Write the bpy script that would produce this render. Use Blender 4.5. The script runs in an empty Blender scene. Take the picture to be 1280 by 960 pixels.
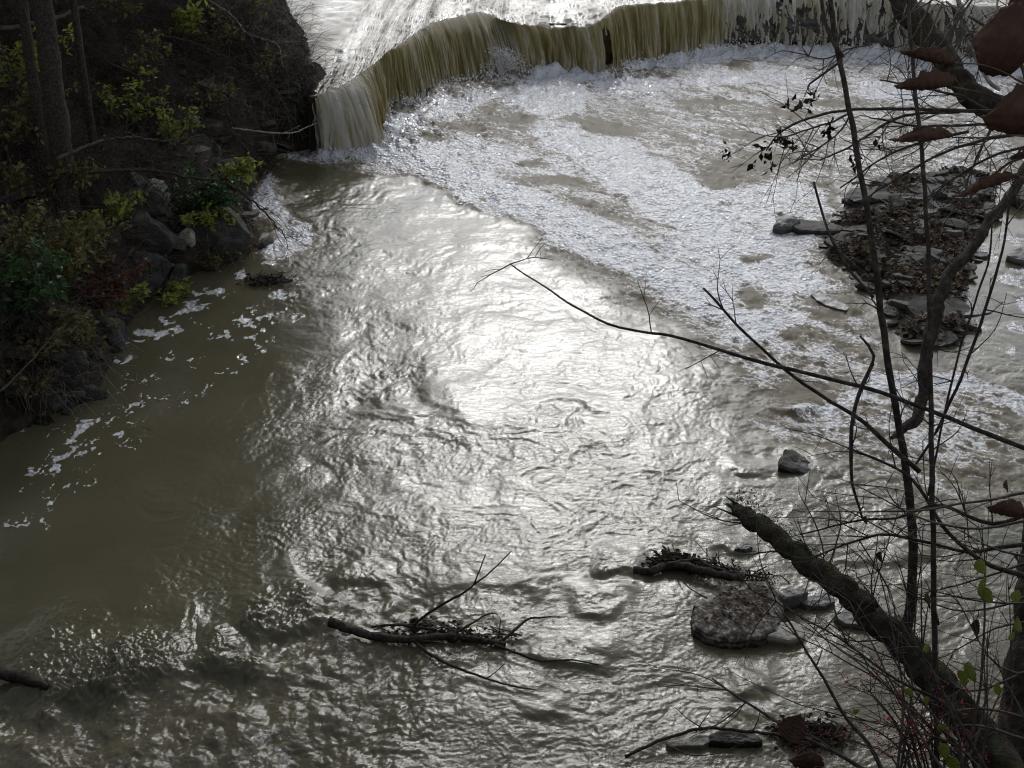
import bpy, math, random
import numpy as np
from mathutils import Vector

sc = bpy.context.scene
COL = sc.collection
R = math.radians
rnd = random.Random(7)
rng = np.random.default_rng(7)

# ------------------------------------------------------------------ camera
CAM = np.array([0.0, 0.0, 7.0])
PITCH, HFOV = R(28.0), R(45.0)
cd = bpy.data.cameras.new('camera')
cd.angle = HFOV
cd.clip_start, cd.clip_end = 0.05, 1000.0
cam = bpy.data.objects.new('camera', cd)
COL.objects.link(cam)
cam.location = CAM
cam.rotation_euler = (R(90) - PITCH, 0, 0)
sc.camera = cam

# ------------------------------------------------------------------ light
SUN_EL, SUN_AZ = R(32.0), R(3.0)          # azimuth clockwise from +Y
w = bpy.data.worlds.new('World')
sc.world = w
w.use_nodes = True
nt = w.node_tree
sky = nt.nodes.new('ShaderNodeTexSky')
sky.sky_type = 'NISHITA'
sky.sun_disc = False
sky.sun_elevation, sky.sun_rotation = SUN_EL, SUN_AZ
sky.air_density, sky.dust_density, sky.ozone_density = 1.0, 0.9, 1.0
bg = nt.nodes['Background']
bg.inputs[1].default_value = 0.15
bw = nt.nodes.new('ShaderNodeRGBToBW'); nt.links.new(sky.outputs[0], bw.inputs[0])
tcw = nt.nodes.new('ShaderNodeTexCoord')
cl = nt.nodes.new('ShaderNodeTexNoise'); cl.inputs['Scale'].default_value = 3.0; cl.inputs['Detail'].default_value = 6.0
nt.links.new(tcw.outputs['Generated'], cl.inputs['Vector'])
cm = nt.nodes.new('ShaderNodeMapRange'); cm.inputs[1].default_value = 0.35; cm.inputs[2].default_value = 0.65; cm.inputs[3].default_value = 0.45; cm.inputs[4].default_value = 0.95
nt.links.new(cl.outputs[0], cm.inputs[0])
veil = nt.nodes.new('ShaderNodeMix'); veil.data_type = 'RGBA'      # white cloud drifting over the blue
nt.links.new(cm.outputs[0], veil.inputs[0]); nt.links.new(sky.outputs[0], veil.inputs[6]); br = nt.nodes.new('ShaderNodeMath'); br.operation = 'MULTIPLY'; br.inputs[1].default_value = 1.75      # sunlit cloud outshines the blue
nt.links.new(bw.outputs[0], br.inputs[0]); nt.links.new(br.outputs[0], veil.inputs[7])
nt.links.new(veil.outputs[2], bg.inputs[0])
sl = bpy.data.lights.new('sun', 'SUN')
sl.energy, sl.angle, sl.color = 0.8, R(12.0), (1.0, 0.985, 0.95)
so = bpy.data.objects.new('sun', sl)
COL.objects.link(so)
sd = Vector((math.sin(SUN_AZ) * math.cos(SUN_EL), math.cos(SUN_AZ) * math.cos(SUN_EL), math.sin(SUN_EL)))
so.rotation_euler = sd.to_track_quat('Z', 'Y').to_euler()
so.location = (0, 30, 30)
sc.view_settings.view_transform = 'Standard'
sc.view_settings.look = 'None'
sc.view_settings.exposure = 0.2
sc.view_settings.gamma = 1.0
sc.cycles.filter_width = 1.15
sc.cycles.use_denoising = True

# ------------------------------------------------------------------ measuring helpers (photo pixel -> point of the place)
FPX = 640.0 / math.tan(HFOV / 2)
FWD = np.array([0, math.cos(PITCH), -math.sin(PITCH)])
UP = np.array([0, math.sin(PITCH), math.cos(PITCH)])
def ray(px, py):
    d = FWD + UP * (480 - py) / FPX
    d = d.copy(); d[0] += (px - 640) / FPX
    return d
def G(px, py, z=0.0):
    d = ray(px, py)
    return CAM + d * ((z - CAM[2]) / d[2])
def D3(px, py, depth):
    return CAM + ray(px, py) * depth
def G2(pts, z=0.0):
    return np.array([G(a, b, z)[:2] for a, b in pts])

# ------------------------------------------------------------------ noise
_perm = np.random.default_rng(3).permutation(4096).astype(np.int64)
def _h(i, j, k=0):
    return _perm[(_perm[(_perm[i & 4095] + j) & 4095] + k) & 4095]
_ang = np.random.default_rng(4).random(4096) * 2 * np.pi
_gx, _gy = np.cos(_ang), np.sin(_ang)
def pn(x, y, seed=0):
    xi = np.floor(x).astype(np.int64); yi = np.floor(y).astype(np.int64)
    xf = x - xi; yf = y - yi
    u = xf * xf * xf * (xf * (xf * 6 - 15) + 10); v = yf * yf * yf * (yf * (yf * 6 - 15) + 10)
    def g(a, b):
        h = _h(xi + a, yi + b, seed)
        return _gx[h] * (xf - a) + _gy[h] * (yf - b)
    n0 = g(0, 0); n0 = n0 + u * (g(1, 0) - n0)
    n1 = g(0, 1); n1 = n1 + u * (g(1, 1) - n1)
    return (n0 + v * (n1 - n0)) * 1.5
def fbm(x, y, o=4, seed=0, gain=0.5):
    s = 0; a = 1.0
    for i in range(o):
        s = s + a * pn(x, y, seed + i * 17); x = x * 2.03 + 5.1; y = y * 2.03 + 9.7; a *= gain
    return s
_g3 = np.random.default_rng(5).normal(size=(4096, 3)); _g3 /= np.linalg.norm(_g3, axis=1)[:, None]
def pn3(p, seed=0):
    i = np.floor(p).astype(np.int64); f = p - i
    u = f * f * (3 - 2 * f)
    out = 0
    for a in (0, 1):
        for b in (0, 1):
            for c in (0, 1):
                h = _h(i[:, 0] + a, i[:, 1] + b, (i[:, 2] + c + seed))
                d = (_g3[h] * (f - np.array([a, b, c]))).sum(1)
                out = out + d * (u[:, 0] if a else 1 - u[:, 0]) * (u[:, 1] if b else 1 - u[:, 1]) * (u[:, 2] if c else 1 - u[:, 2])
    return out * 1.5
def sstep(a, b, x):
    t = np.clip((x - a) / (b - a), 0, 1)
    return t * t * (3 - 2 * t)
def seg_dist(X, Y, pts):
    best = np.full(X.shape, 1e9); side = np.zeros(X.shape); along = np.zeros(X.shape); acc = 0.0
    for (x0, y0), (x1, y1) in zip(pts[:-1], pts[1:]):
        dx, dy = x1 - x0, y1 - y0; L2 = dx * dx + dy * dy + 1e-12
        t = np.clip(((X - x0) * dx + (Y - y0) * dy) / L2, 0, 1)
        d = np.hypot(X - x0 - t * dx, Y - y0 - t * dy)
        m = d < best
        best = np.where(m, d, best)
        side = np.where(m, np.sign(dx * (Y - y0) - dy * (X - x0)), side)
        along = np.where(m, acc + t * math.sqrt(L2), along)
        acc += math.sqrt(L2)
    return best, side, along
def poly_sd(X, Y, pts):           # positive inside
    P = np.vstack([pts, pts[:1]])
    d, _, _ = seg_dist(X, Y, P)
    ins = np.zeros(X.shape, bool)
    for (x0, y0), (x1, y1) in zip(P[:-1], P[1:]):
        if abs(y1 - y0) < 1e-12: continue
        c = ((y0 > Y) != (y1 > Y)) & (X < (x1 - x0) * (Y - y0) / (y1 - y0) + x0)
        ins ^= c
    return np.where(ins, d, -d)

# ------------------------------------------------------------------ object helpers
def tag(o, label=None, cat=None, group=None, kind=None):
    if label: o['label'] = label
    if cat: o['category'] = cat
    if group: o['group'] = group
    if kind: o['kind'] = kind
    return o
def link(name, me, parent=None, loc=None):
    o = bpy.data.objects.new(name, me)
    COL.objects.link(o)
    if loc is not None: o.location = loc
    if parent is not None:
        o.parent = parent
    return o
def empty(name, loc):
    o = bpy.data.objects.new(name, None)
    o.empty_display_size = 0.1
    COL.objects.link(o); o.location = [float(v) for v in loc]
    return o
class MB:
    def __init__(s): s.v = []; s.f = []; s.n = 0; s.mi = []
    def add(s, v, f, mi=0):
        v = np.asarray(v, float)
        s.v.append(v)
        for q in f: s.f.append(tuple(int(i) + s.n for i in q))
        s.mi += [mi] * len(f)
        s.n += len(v)
    def build(s, name, mats, parent=None, smooth=True, org=None):
        me = bpy.data.meshes.new(name)
        V = np.vstack(s.v)
        if org is not None: V = V - np.asarray(org)
        me.from_pydata(V.tolist(), [], s.f)
        for m in (mats if isinstance(mats, (list, tuple)) else [mats]): me.materials.append(m)
        if any(s.mi): me.polygons.foreach_set('material_index', s.mi)
        if smooth: me.polygons.foreach_set('use_smooth', [True] * len(me.polygons))
        me.update()
        return link(name, me, parent)
def np_mesh(name, V, quads, mat, smooth=True, attrs=None):
    me = bpy.data.meshes.new(name)
    V = np.ascontiguousarray(V, np.float32); Q = np.ascontiguousarray(quads, np.int32)
    k = Q.shape[1]
    me.vertices.add(len(V)); me.vertices.foreach_set('co', V.ravel())
    me.loops.add(Q.size); me.loops.foreach_set('vertex_index', Q.ravel())
    me.polygons.add(len(Q)); me.polygons.foreach_set('loop_start', np.arange(0, Q.size, k, dtype=np.int32))
    me.polygons.foreach_set('use_smooth', np.full(len(Q), smooth))
    me.update(calc_edges=True)
    for n, a in (attrs or {}).items():
        at = me.attributes.new(n, 'FLOAT', 'POINT'); at.data.foreach_set('value', np.ascontiguousarray(a, np.float32).ravel())
    me.materials.append(mat)
    return me
def grid_quads(nr, nc):
    i = np.arange(nr - 1)[:, None] * nc + np.arange(nc - 1)[None, :]
    i = i.ravel()
    return np.stack([i, i + 1, i + nc + 1, i + nc], 1)
def smooth_line(P, rr, step):
    P = np.asarray(P, float); rr = np.asarray(rr, float)
    if len(P) == 2:
        n = max(2, int(np.linalg.norm(P[1] - P[0]) / step) + 1)
        t = np.linspace(0, 1, n)[:, None]
        return P[0] + (P[1] - P[0]) * t, rr[0] + (rr[1] - rr[0]) * t[:, 0]
    Q = np.vstack([2 * P[0] - P[1], P, 2 * P[-1] - P[-2]]); out = []; ro = []
    for i in range(len(P) - 1):
        p0, p1, p2, p3 = Q[i:i + 4]
        n = max(2, int(np.linalg.norm(p2 - p1) / step) + 1)
        for t in np.linspace(0, 1, n, endpoint=False):
            out.append(0.5 * (2 * p1 + (p2 - p0) * t + (2 * p0 - 5 * p1 + 4 * p2 - p3) * t * t + (3 * p1 - p0 - 3 * p2 + p3) * t ** 3))
            ro.append(rr[i] + (rr[i + 1] - rr[i]) * t)
    out.append(P[-1]); ro.append(rr[-1])
    return np.array(out), np.array(ro)
def tube(mb, P, rr, sides=6, step=0.05, rough=0.0, seed=0, wob=0.0):
    P, rr = smooth_line(P, rr, step)
    n = len(P)
    if wob:
        k = np.arange(n)
        W = np.stack([pn(k * 0.37 + seed * 3.1, k * 0 + 0.5 + j * 7.7, 3) for j in range(3)], 1) * wob
        W *= np.minimum(1, np.minimum(k, n - 1 - k) / 2.0)[:, None]
        P = P + W
    T = np.gradient(P, axis=0); T /= np.linalg.norm(T, axis=1)[:, None] + 1e-9
    ref = np.array([0.31, 0.2, 0.93])
    A = np.cross(T, ref); bad = np.linalg.norm(A, axis=1) < 0.1
    A[bad] = np.cross(T[bad], np.array([1.0, 0, 0])); A /= np.linalg.norm(A, axis=1)[:, None]
    B = np.cross(T, A)
    a = np.arange(sides) / sides * 2 * np.pi
    r = np.repeat(rr[:, None], sides, 1)
    if rough:
        kk = np.arange(n)[:, None] * step
        m = rr.mean() + 1e-6
        r = r * (1 + rough * fbm(np.cos(a)[None] * 1.3 + kk / m * 0.35 + seed * 5.3, np.sin(a)[None] * 1.3 + kk / m * 0.2, 3, 9) )
    V = P[:, None, :] + r[..., None] * (np.cos(a)[None, :, None] * A[:, None, :] + np.sin(a)[None, :, None] * B[:, None, :])
    f = []
    for i in range(n - 1):
        for j in range(sides):
            j2 = (j + 1) % sides
            f.append((i * sides + j, i * sides + j2, (i + 1) * sides + j2, (i + 1) * sides + j))
    f.append(tuple(range(sides))[::-1]); f.append(tuple((n - 1) * sides + j for j in range(sides)))
    mb.add(V.reshape(-1, 3), f)
    return P
def leaf_quads(C, size, seed, flat=0.0, tri=False, aspect=0.55):
    """kite-shaped leaves, folded along the midrib, at points C"""
    g = np.random.default_rng(seed)
    n = len(C)
    d = g.normal(size=(n, 3)); d[:, 2] *= (1 - flat); d /= np.linalg.norm(d, axis=1)[:, None]
    up = g.normal(size=(n, 3)); up[:, 2] += 6 * flat
    s = np.cross(d, up); s /= np.linalg.norm(s, axis=1)[:, None]
    nn = np.cross(s, d)
    L = size * (0.6 + 0.8 * g.random(n))[:, None]
    wv = L * aspect * 0.5 * (0.8 + .4 * g.random((n, 1)))
    b = C; t = C + d * L + nn * L * -0.12; l = C + d * L * 0.45 + s * wv + nn * L * 0.1; r = C + d * L * 0.45 - s * wv + nn * L * 0.1
    V = np.stack([b, r, t, l], 1).reshape(-1, 3)
    k = np.arange(n)[:, None] * 4
    F = np.vstack([np.hstack([k, k + 1, k + 2]), np.hstack([k, k + 2, k + 3])])
    return V, F

# ------------------------------------------------------------------ materials
def newmat(name):
    m = bpy.data.materials.new(name); m.use_nodes = True
    n = m.node_tree.nodes; l = m.node_tree.links
    return m, n, l, n['Principled BSDF'], n['Material Output']
def N(n, t, **kw):
    x = n.new(t)
    for k, v in kw.items():
        if k.startswith('i_'):
            key = k[2:]; key = int(key) if key.isdigit() else key.replace('_', ' ')
            x.inputs[key].default_value = v
        else: setattr(x, k, v)
    return x
def surf(name, cols, scale=8.0, rough=0.8, bump=0.4, bdist=0.01, bscale=None, detail=8, spec=0.3, stretch=None, pos=(0.3, 0.5, 0.7), var=0.0, transl=0.0, wet=False):
    m, n, l, P, O = newmat(name)
    tc = N(n, 'ShaderNodeTexCoord')
    src = tc.outputs['Object']
    if stretch:
        mp = N(n, 'ShaderNodeMapping'); mp.inputs['Scale'].default_value = stretch
        l.new(src, mp.inputs[0]); src = mp.outputs[0]
    nz = N(n, 'ShaderNodeTexNoise', i_Scale=scale, i_Detail=detail, i_Roughness=0.65, i_Distortion=0.3)
    l.new(src, nz.inputs['Vector'])
    cr = N(n, 'ShaderNodeValToRGB')
    e = cr.color_ramp.elements
    for i, c in enumerate(cols):
        p = pos[i] if len(cols) == len(pos) else 0.3 + 0.4 * i / max(1, len(cols) - 1)
        el = e[i] if i < 2 else e.new(p)
        el.position = p; el.color = (*c, 1)
    l.new(nz.outputs[0], cr.inputs[0])
    col = cr.outputs[0]
    if var:
        oi = N(n, 'ShaderNodeNewGeometry')
        hs = N(n, 'ShaderNodeHueSaturation')
        mr = N(n, 'ShaderNodeMapRange', i_3=1 - var, i_4=1 + var)
        l.new(oi.outputs['Random Per Island'], mr.inputs[0]); l.new(mr.outputs[0], hs.inputs['Value'])
        mr2 = N(n, 'ShaderNodeMapRange', i_3=0.5 - var * 0.07, i_4=0.5 + var * 0.07)
        l.new(oi.outputs['Random Per Island'], mr2.inputs[0]); l.new(mr2.outputs[0], hs.inputs['Hue'])
        l.new(col, hs.inputs['Color']); col = hs.outputs[0]
    if wet:
        ge = N(n, 'ShaderNodeNewGeometry'); sx = N(n, 'ShaderNodeSeparateXYZ'); l.new(ge.outputs['Position'], sx.inputs[0])
        jn = N(n, 'ShaderNodeMath', operation='MULTIPLY_ADD'); jn.inputs[1].default_value = -0.06; l.new(nz.outputs[0], jn.inputs[0]); l.new(sx.outputs[2], jn.inputs[2])
        wr = N(n, 'ShaderNodeMapRange', i_1=0.0, i_2=0.05, i_3=1.0, i_4=0.0); l.new(jn.outputs[0], wr.inputs[0])
        wm = N(n, 'ShaderNodeMix', data_type='RGBA', blend_type='MULTIPLY'); wm.inputs[7].default_value = (0.35, 0.34, 0.31, 1)
        l.new(wr.outputs[0], wm.inputs[0]); l.new(col, wm.inputs[6]); col = wm.outputs[2]
        rr_ = N(n, 'ShaderNodeMapRange', i_3=rough, i_4=0.25); l.new(wr.outputs[0], rr_.inputs[0]); l.new(rr_.outputs[0], P.inputs['Roughness'])
    l.new(col, P.inputs['Base Color'])
    P.inputs['Roughness'].default_value = rough
    P.inputs['Specular IOR Level'].default_value = spec
    if bump:
        nb = N(n, 'ShaderNodeTexNoise', i_Scale=bscale or scale * 3, i_Detail=8.0, i_Roughness=0.7)
        l.new(src, nb.inputs['Vector'])
        b = N(n, 'ShaderNodeBump', i_Strength=bump, i_Distance=bdist)
        l.new(nb.outputs[0], b.inputs['Height']); l.new(b.outputs[0], P.inputs['Normal'])
    if transl:
        tr = N(n, 'ShaderNodeBsdfTranslucent'); l.new(col, tr.inputs[0])
        mx = N(n, 'ShaderNodeMixShader', i_0=transl)
        l.new(P.outputs[0], mx.inputs[1]); l.new(tr.outputs[0], mx.inputs[2]); l.new(mx.outputs[0], O.inputs[0])
    return m

M_bark = surf('dark_bark', [(0.013, 0.011, 0.009), (0.034, 0.028, 0.023), (0.08, 0.07, 0.058)], 30, 0.9, 0.9, 0.012, 60, spec=0.15)
M_moss_bark = surf('mossy_bark', [(0.014, 0.011, 0.009), (0.04, 0.033, 0.026), (0.06, 0.075, 0.03)], 16, 0.95, 1.0, 0.02, 40, spec=0.1)
M_twig = surf('twig_bark', [(0.018, 0.014, 0.012), (0.05, 0.04, 0.034), (0.09, 0.075, 0.065)], 25, 0.8, 0.3, 0.004, spec=0.2)
M_pale_twig = surf('pale_dead_twig', [(0.08, 0.075, 0.065), (0.2, 0.19, 0.17), (0.32, 0.30, 0.27)], 20, 0.85, 0.3, 0.004)
M_slate = surf('dark_slate', [(0.035, 0.035, 0.034), (0.085, 0.083, 0.078), (0.17, 0.165, 0.15)], 6, 0.55, 0.8, 0.012, 22, spec=0.45, var=0.25, wet=True)
M_rock = surf('bank_rock', [(0.016, 0.017, 0.015), (0.038, 0.038, 0.033), (0.08, 0.079, 0.07)], 5, 0.85, 0.9, 0.02, 18, spec=0.25, stretch=(1, 1, 2.4), wet=True)
M_pale_rock = surf('pale_slate', [(0.16, 0.15, 0.12), (0.30, 0.285, 0.24), (0.45, 0.43, 0.36)], 7, 0.7, 0.7, 0.01, 25, wet=True)
M_lichen_rock = surf('lichen_rock', [(0.022, 0.018, 0.014), (0.075, 0.064, 0.052), (0.34, 0.32, 0.28)], 16, 0.85, 0.7, 0.02, 24, spec=0.3, pos=(0.40, 0.52, 0.66), wet=True)
M_bar = surf('bar_slate', [(0.015, 0.013, 0.011), (0.035, 0.032, 0.027), (0.08, 0.075, 0.066)], 6, 0.7, 0.8, 0.012, 22, spec=0.25, var=0.4, wet=True)
M_soil = surf('bank_soil', [(0.010, 0.008, 0.006), (0.026, 0.021, 0.015), (0.055, 0.045, 0.032)], 5, 0.95, 1.0, 0.05, 14, spec=0.1)
M_gravel = surf('gravel', [(0.03, 0.026, 0.022), (0.07, 0.06, 0.05), (0.14, 0.125, 0.105)], 16, 0.8, 1.0, 0.03, 34, spec=0.3)
M_litter = surf('leaf_litter', [(0.022, 0.014, 0.009), (0.055, 0.034, 0.021), (0.11, 0.074, 0.046)], 5, 0.85, 0, var=0.6)
M_green = surf('green_leaf', [(0.13, 0.16, 0.025), (0.20, 0.23, 0.04), (0.28, 0.28, 0.06)], 3, 0.6, 0, var=0.45, transl=0.45)
M_dkgreen = surf('ivy_leaf', [(0.02, 0.045, 0.014), (0.035, 0.07, 0.02), (0.06, 0.10, 0.03)], 3, 0.5, 0, var=0.4, transl=0.35)
M_olive = surf('faded_leaf', [(0.06, 0.06, 0.02), (0.10, 0.09, 0.03), (0.14, 0.10, 0.04)], 3, 0.7, 0, var=0.5, transl=0.3)
M_red = surf('red_leaf', [(0.05, 0.014, 0.01), (0.09, 0.025, 0.016), (0.12, 0.05, 0.03)], 3, 0.7, 0, var=0.5, transl=0.3)
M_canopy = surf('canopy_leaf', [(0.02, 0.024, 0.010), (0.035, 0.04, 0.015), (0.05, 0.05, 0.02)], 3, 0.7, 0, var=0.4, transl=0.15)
M_oak = surf('dry_oak_leaf', [(0.04, 0.021, 0.014), (0.07, 0.038, 0.026), (0.12, 0.072, 0.05)], 14, 0.75, 0.5, 0.004, 60, transl=0.4)
M_berry = surf('red_berry', [(0.30, 0.012, 0.022), (0.42, 0.025, 0.035)], 6, 0.35, 0)
M_debris = surf('wet_debris', [(0.008, 0.006, 0.005), (0.024, 0.018, 0.014), (0.06, 0.045, 0.03)], 12, 0.95, 0.5, 0.01, var=0.5, spec=0.05)
M_bed = surf('river_bed', [(0.04, 0.033, 0.02), (0.07, 0.058, 0.036)], 2, 0.9, 0.3, 0.02)

def water_material():
    m, n, l, P, O = newmat('muddy_water')
    tc = N(n, 'ShaderNodeTexCoord'); src = tc.outputs['Object']
    af = N(n, 'ShaderNodeAttribute', attribute_name='foam'); ar = N(n, 'ShaderNodeAttribute', attribute_name='ripple')
    m0 = N(n, 'ShaderNodeMapping'); m0.inputs['Rotation'].default_value = (0, 0, R(42)); l.new(src, m0.inputs[0])
    mp = N(n, 'ShaderNodeMapping'); mp.inputs['Scale'].default_value = (0.42, 1.35, 1); l.new(m0.outputs[0], mp.inputs[0])
    n1 = N(n, 'ShaderNodeTexNoise', i_Scale=2.3, i_Detail=7.0, i_Roughness=0.62, i_Distortion=0.8); l.new(mp.outputs[0], n1.inputs['Vector'])
    n2 = N(n, 'ShaderNodeTexNoise', i_Scale=10.0, i_Detail=6.0, i_Roughness=0.65, i_Distortion=0.5); l.new(src, n2.inputs['Vector'])
    a0 = N(n, 'ShaderNodeMix'); a0.inputs[0].default_value = 0.34
    l.new(n1.outputs[0], a0.inputs[2]); l.new(n2.outputs[0], a0.inputs[3])
    # lace: foam gathers along the rims of swirling cells
    wv = N(n, 'ShaderNodeVectorMath', operation='SCALE'); wv.inputs['Scale'].default_value = 0.55
    nw = N(n, 'ShaderNodeTexNoise', i_Scale=3.5, i_Detail=3.0); l.new(src, nw.inputs['Vector']); l.new(nw.outputs['Color'], wv.inputs[0])
    av = N(n, 'ShaderNodeVectorMath', operation='ADD'); l.new(mp.outputs[0], av.inputs[0]); l.new(wv.outputs[0], av.inputs[1])
    vo = N(n, 'ShaderNodeTexVoronoi', feature='DISTANCE_TO_EDGE', i_Scale=5.5); l.new(av.outputs[0], vo.inputs['Vector'])
    vr = N(n, 'ShaderNodeMapRange', i_1=0.0, i_2=0.32, i_3=0.72, i_4=0.30); l.new(vo.outputs['Distance'], vr.inputs[0])
    a = N(n, 'ShaderNodeMix'); a.inputs[0].default_value = 0.30; l.new(a0.outputs[0], a.inputs[2]); l.new(vr.outputs[0], a.inputs[3])
    n3 = N(n, 'ShaderNodeTexNoise', i_Scale=30.0, i_Detail=5.0, i_Roughness=0.7); l.new(src, n3.inputs['Vector'])
    a1 = a; a = N(n, 'ShaderNodeMix'); a.inputs[0].default_value = 0.28; l.new(a1.outputs[0], a.inputs[2]); l.new(n3.outputs[0], a.inputs[3])
    mr = N(n, 'ShaderNodeMapRange', i_1=0.36, i_2=0.64); l.new(a.outputs[0], mr.inputs[0])
    s = N(n, 'ShaderNodeMath', operation='ADD'); l.new(mr.outputs[0], s.inputs[0]); l.new(af.outputs['Fac'], s.inputs[1])
    f = N(n, 'ShaderNodeMapRange', i_1=1.0, i_2=1.55); f.interpolation_type = 'SMOOTHSTEP'; l.new(s.outputs[0], f.inputs[0])
    # water
    nb = N(n, 'ShaderNodeTexNoise', i_Scale=17.0, i_Detail=6.0, i_Roughness=0.68, i_Distortion=1.2)
    ms = N(n, 'ShaderNodeMapping'); ms.inputs['Scale'].default_value = (0.6, 1.1, 1); l.new(src, ms.inputs[0]); l.new(ms.outputs[0], nb.inputs['Vector'])
    bw = N(n, 'ShaderNodeBump', i_Distance=0.0045); l.new(nb.outputs[0], bw.inputs['Height'])
    l.new(ar.outputs['Fac'], bw.inputs['Strength'])
    nc = N(n, 'ShaderNodeTexNoise', i_Scale=0.7, i_Detail=3.0); l.new(src, nc.inputs['Vector'])
    cw = N(n, 'ShaderNodeMix', data_type='RGBA'); cw.inputs[6].default_value = (0.054, 0.049, 0.027, 1); cw.inputs[7].default_value = (0.096, 0.087, 0.054, 1)
    l.new(nc.outputs[0], cw.inputs[0])
    # churned water under and between the foam holds air: paler, hardly a mirror
    aa = N(n, 'ShaderNodeAttribute', attribute_name='air')
    ae = N(n, 'ShaderNodeMapRange', i_1=0.15, i_2=0.6); l.new(aa.outputs['Fac'], ae.inputs[0])
    ca = N(n, 'ShaderNodeMix', data_type='RGBA'); ca.inputs[7].default_value = (0.11, 0.092, 0.062, 1)
    l.new(ae.outputs[0], ca.inputs[0]); l.new(cw.outputs[2], ca.inputs[6]); l.new(ca.outputs[2], P.inputs['Base Color'])
    ra = N(n, 'ShaderNodeMapRange', i_3=0.14, i_4=0.5); l.new(ae.outputs[0], ra.inputs[0]); l.new(ra.outputs[0], P.inputs['Roughness'])
    rs = N(n, 'ShaderNodeMapRange', i_3=0.5, i_4=0.12); l.new(ae.outputs[0], rs.inputs[0]); l.new(rs.outputs[0], P.inputs['Specular IOR Level'])
    P.inputs['IOR'].default_value = 1.33
    l.new(bw.outputs[0], P.inputs['Normal'])
    # foam
    F = N(n, 'ShaderNodeBsdfPrincipled')
    cf = N(n, 'ShaderNodeValToRGB'); e = cf.color_ramp.elements
    e[0].position = 0.0; e[0].color = (0.13, 0.105, 0.075, 1); e[1].position = 1.0; e[1].color = (0.52, 0.53, 0.56, 1)
    x = e.new(0.5); x.color = (0.34, 0.32, 0.30, 1)
    l.new(f.outputs[0], cf.inputs[0]); l.new(cf.outputs[0], F.inputs['Base Color'])
    F.inputs['Roughness'].default_value = 0.13; F.inputs['Specular IOR Level'].default_value = 0.5
    v = N(n, 'ShaderNodeTexVoronoi', i_Scale=17.0); l.new(src, v.inputs['Vector'])
    nf = N(n, 'ShaderNodeTexNoise', i_Scale=15.0, i_Detail=6.0, i_Roughness=0.7); l.new(src, nf.inputs['Vector'])
    ad = N(n, 'ShaderNodeMath', operation='SUBTRACT'); l.new(nf.outputs[0], ad.inputs[0]); l.new(v.outputs[0], ad.inputs[1])
    bf = N(n, 'ShaderNodeBump', i_Strength=0.85, i_Distance=0.03); l.new(ad.outputs[0], bf.inputs['Height'])
    l.new(bf.outputs[0], F.inputs['Normal'])
    fac = N(n, 'ShaderNodeMapRange', i_1=0.0, i_2=0.5); l.new(f.outputs[0], fac.inputs[0])
    mx = N(n, 'ShaderNodeMixShader'); l.new(fac.outputs[0], mx.inputs[0]); l.new(P.outputs[0], mx.inputs[1]); l.new(F.outputs[0], mx.inputs[2])
    l.new(mx.outputs[0], O.inputs[0])
    return m
def fall_material():
    m, n, l, P, O = newmat('falling_water')
    at = N(n, 'ShaderNodeAttribute', attribute_name='streak')
    cr = N(n, 'ShaderNodeValToRGB'); e = cr.color_ramp.elements
    e[0].position = 0.15; e[0].color = (0.31, 0.26, 0.10, 1); e[1].position = 1.0; e[1].color = (0.80, 0.78, 0.72, 1)
    x = e.new(0.5); x.color = (0.53, 0.46, 0.25, 1)
    l.new(at.outputs['Fac'], cr.inputs[0]); l.new(cr.outputs[0], P.inputs['Base Color'])
    P.inputs['Roughness'].default_value = 0.22; P.inputs['IOR'].default_value = 1.33
    tc = N(n, 'ShaderNodeTexCoord'); mp = N(n, 'ShaderNodeMapping'); mp.inputs['Scale'].default_value = (1, 1, 0.13)
    l.new(tc.outputs['Object'], mp.inputs[0])
    nb = N(n, 'ShaderNodeTexNoise', i_Scale=30.0, i_Detail=6.0, i_Roughness=0.7); l.new(mp.outputs[0], nb.inputs['Vector'])
    b = N(n, 'ShaderNodeBump', i_Strength=1.0, i_Distance=0.04); l.new(nb.outputs[0], b.inputs['Height']); l.new(b.outputs[0], P.inputs['Normal'])
    tr = N(n, 'ShaderNodeBsdfTranslucent'); l.new(cr.outputs[0], tr.inputs[0])
    mx = N(n, 'ShaderNodeMixShader', i_0=0.6); l.new(P.outputs[0], mx.inputs[1]); l.new(tr.outputs[0], mx.inputs[2]); l.new(mx.outputs[0], O.inputs[0])
    return m
M_water = water_material()
M_fall = fall_material()
M_foam = surf('froth', [(0.5, 0.48, 0.45), (0.66, 0.65, 0.63), (0.78, 0.78, 0.79)], 9, 0.5, 0.6, 0.02)

# ------------------------------------------------------------------ lie of the land
ZU = 1.12
WL = [(-20, 565), (0, 552), (30, 535), (60, 522), (100, 508), (118, 500), (138, 455), (150, 420), (170, 395), (192, 372), (225, 352), (262, 335),
      (300, 322), (325, 312), (322, 290), (312, 262), (318, 235), (330, 212), (345, 195), (375, 188), (412, 186)]
WLw = G2(WL)
LIP = [(392, 121), (405, 117), (420, 111), (434, 104), (446, 95), (460, 85), (480, 70), (500, 55), (522, 41), (545, 28), (575, 20), (605, 16), (640, 28), (690, 34),
       (735, 33), (760, 18), (775, 8), (830, 3), (900, -2), (960, -4), (1040, -2), (1120, -1), (1160, 4), (1240, 8), (1560, 18)]
BASE = [(404, 190), (420, 193), (445, 193), (466, 191), (480, 187), (482, 165), (486, 137), (512, 129), (541, 119), (566, 106), (597, 101), (630, 99), (660, 95), (700, 93),
        (745, 95), (768, 94), (785, 84), (835, 74), (900, 63), (960, 61), (1040, 63), (1120, 68), (1170, 76), (1250, 82), (1590, 98)]
LIPw, BASEw = G2(LIP, ZU), G2(BASE)
LIPz = np.full(len(LIP), ZU)
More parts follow.
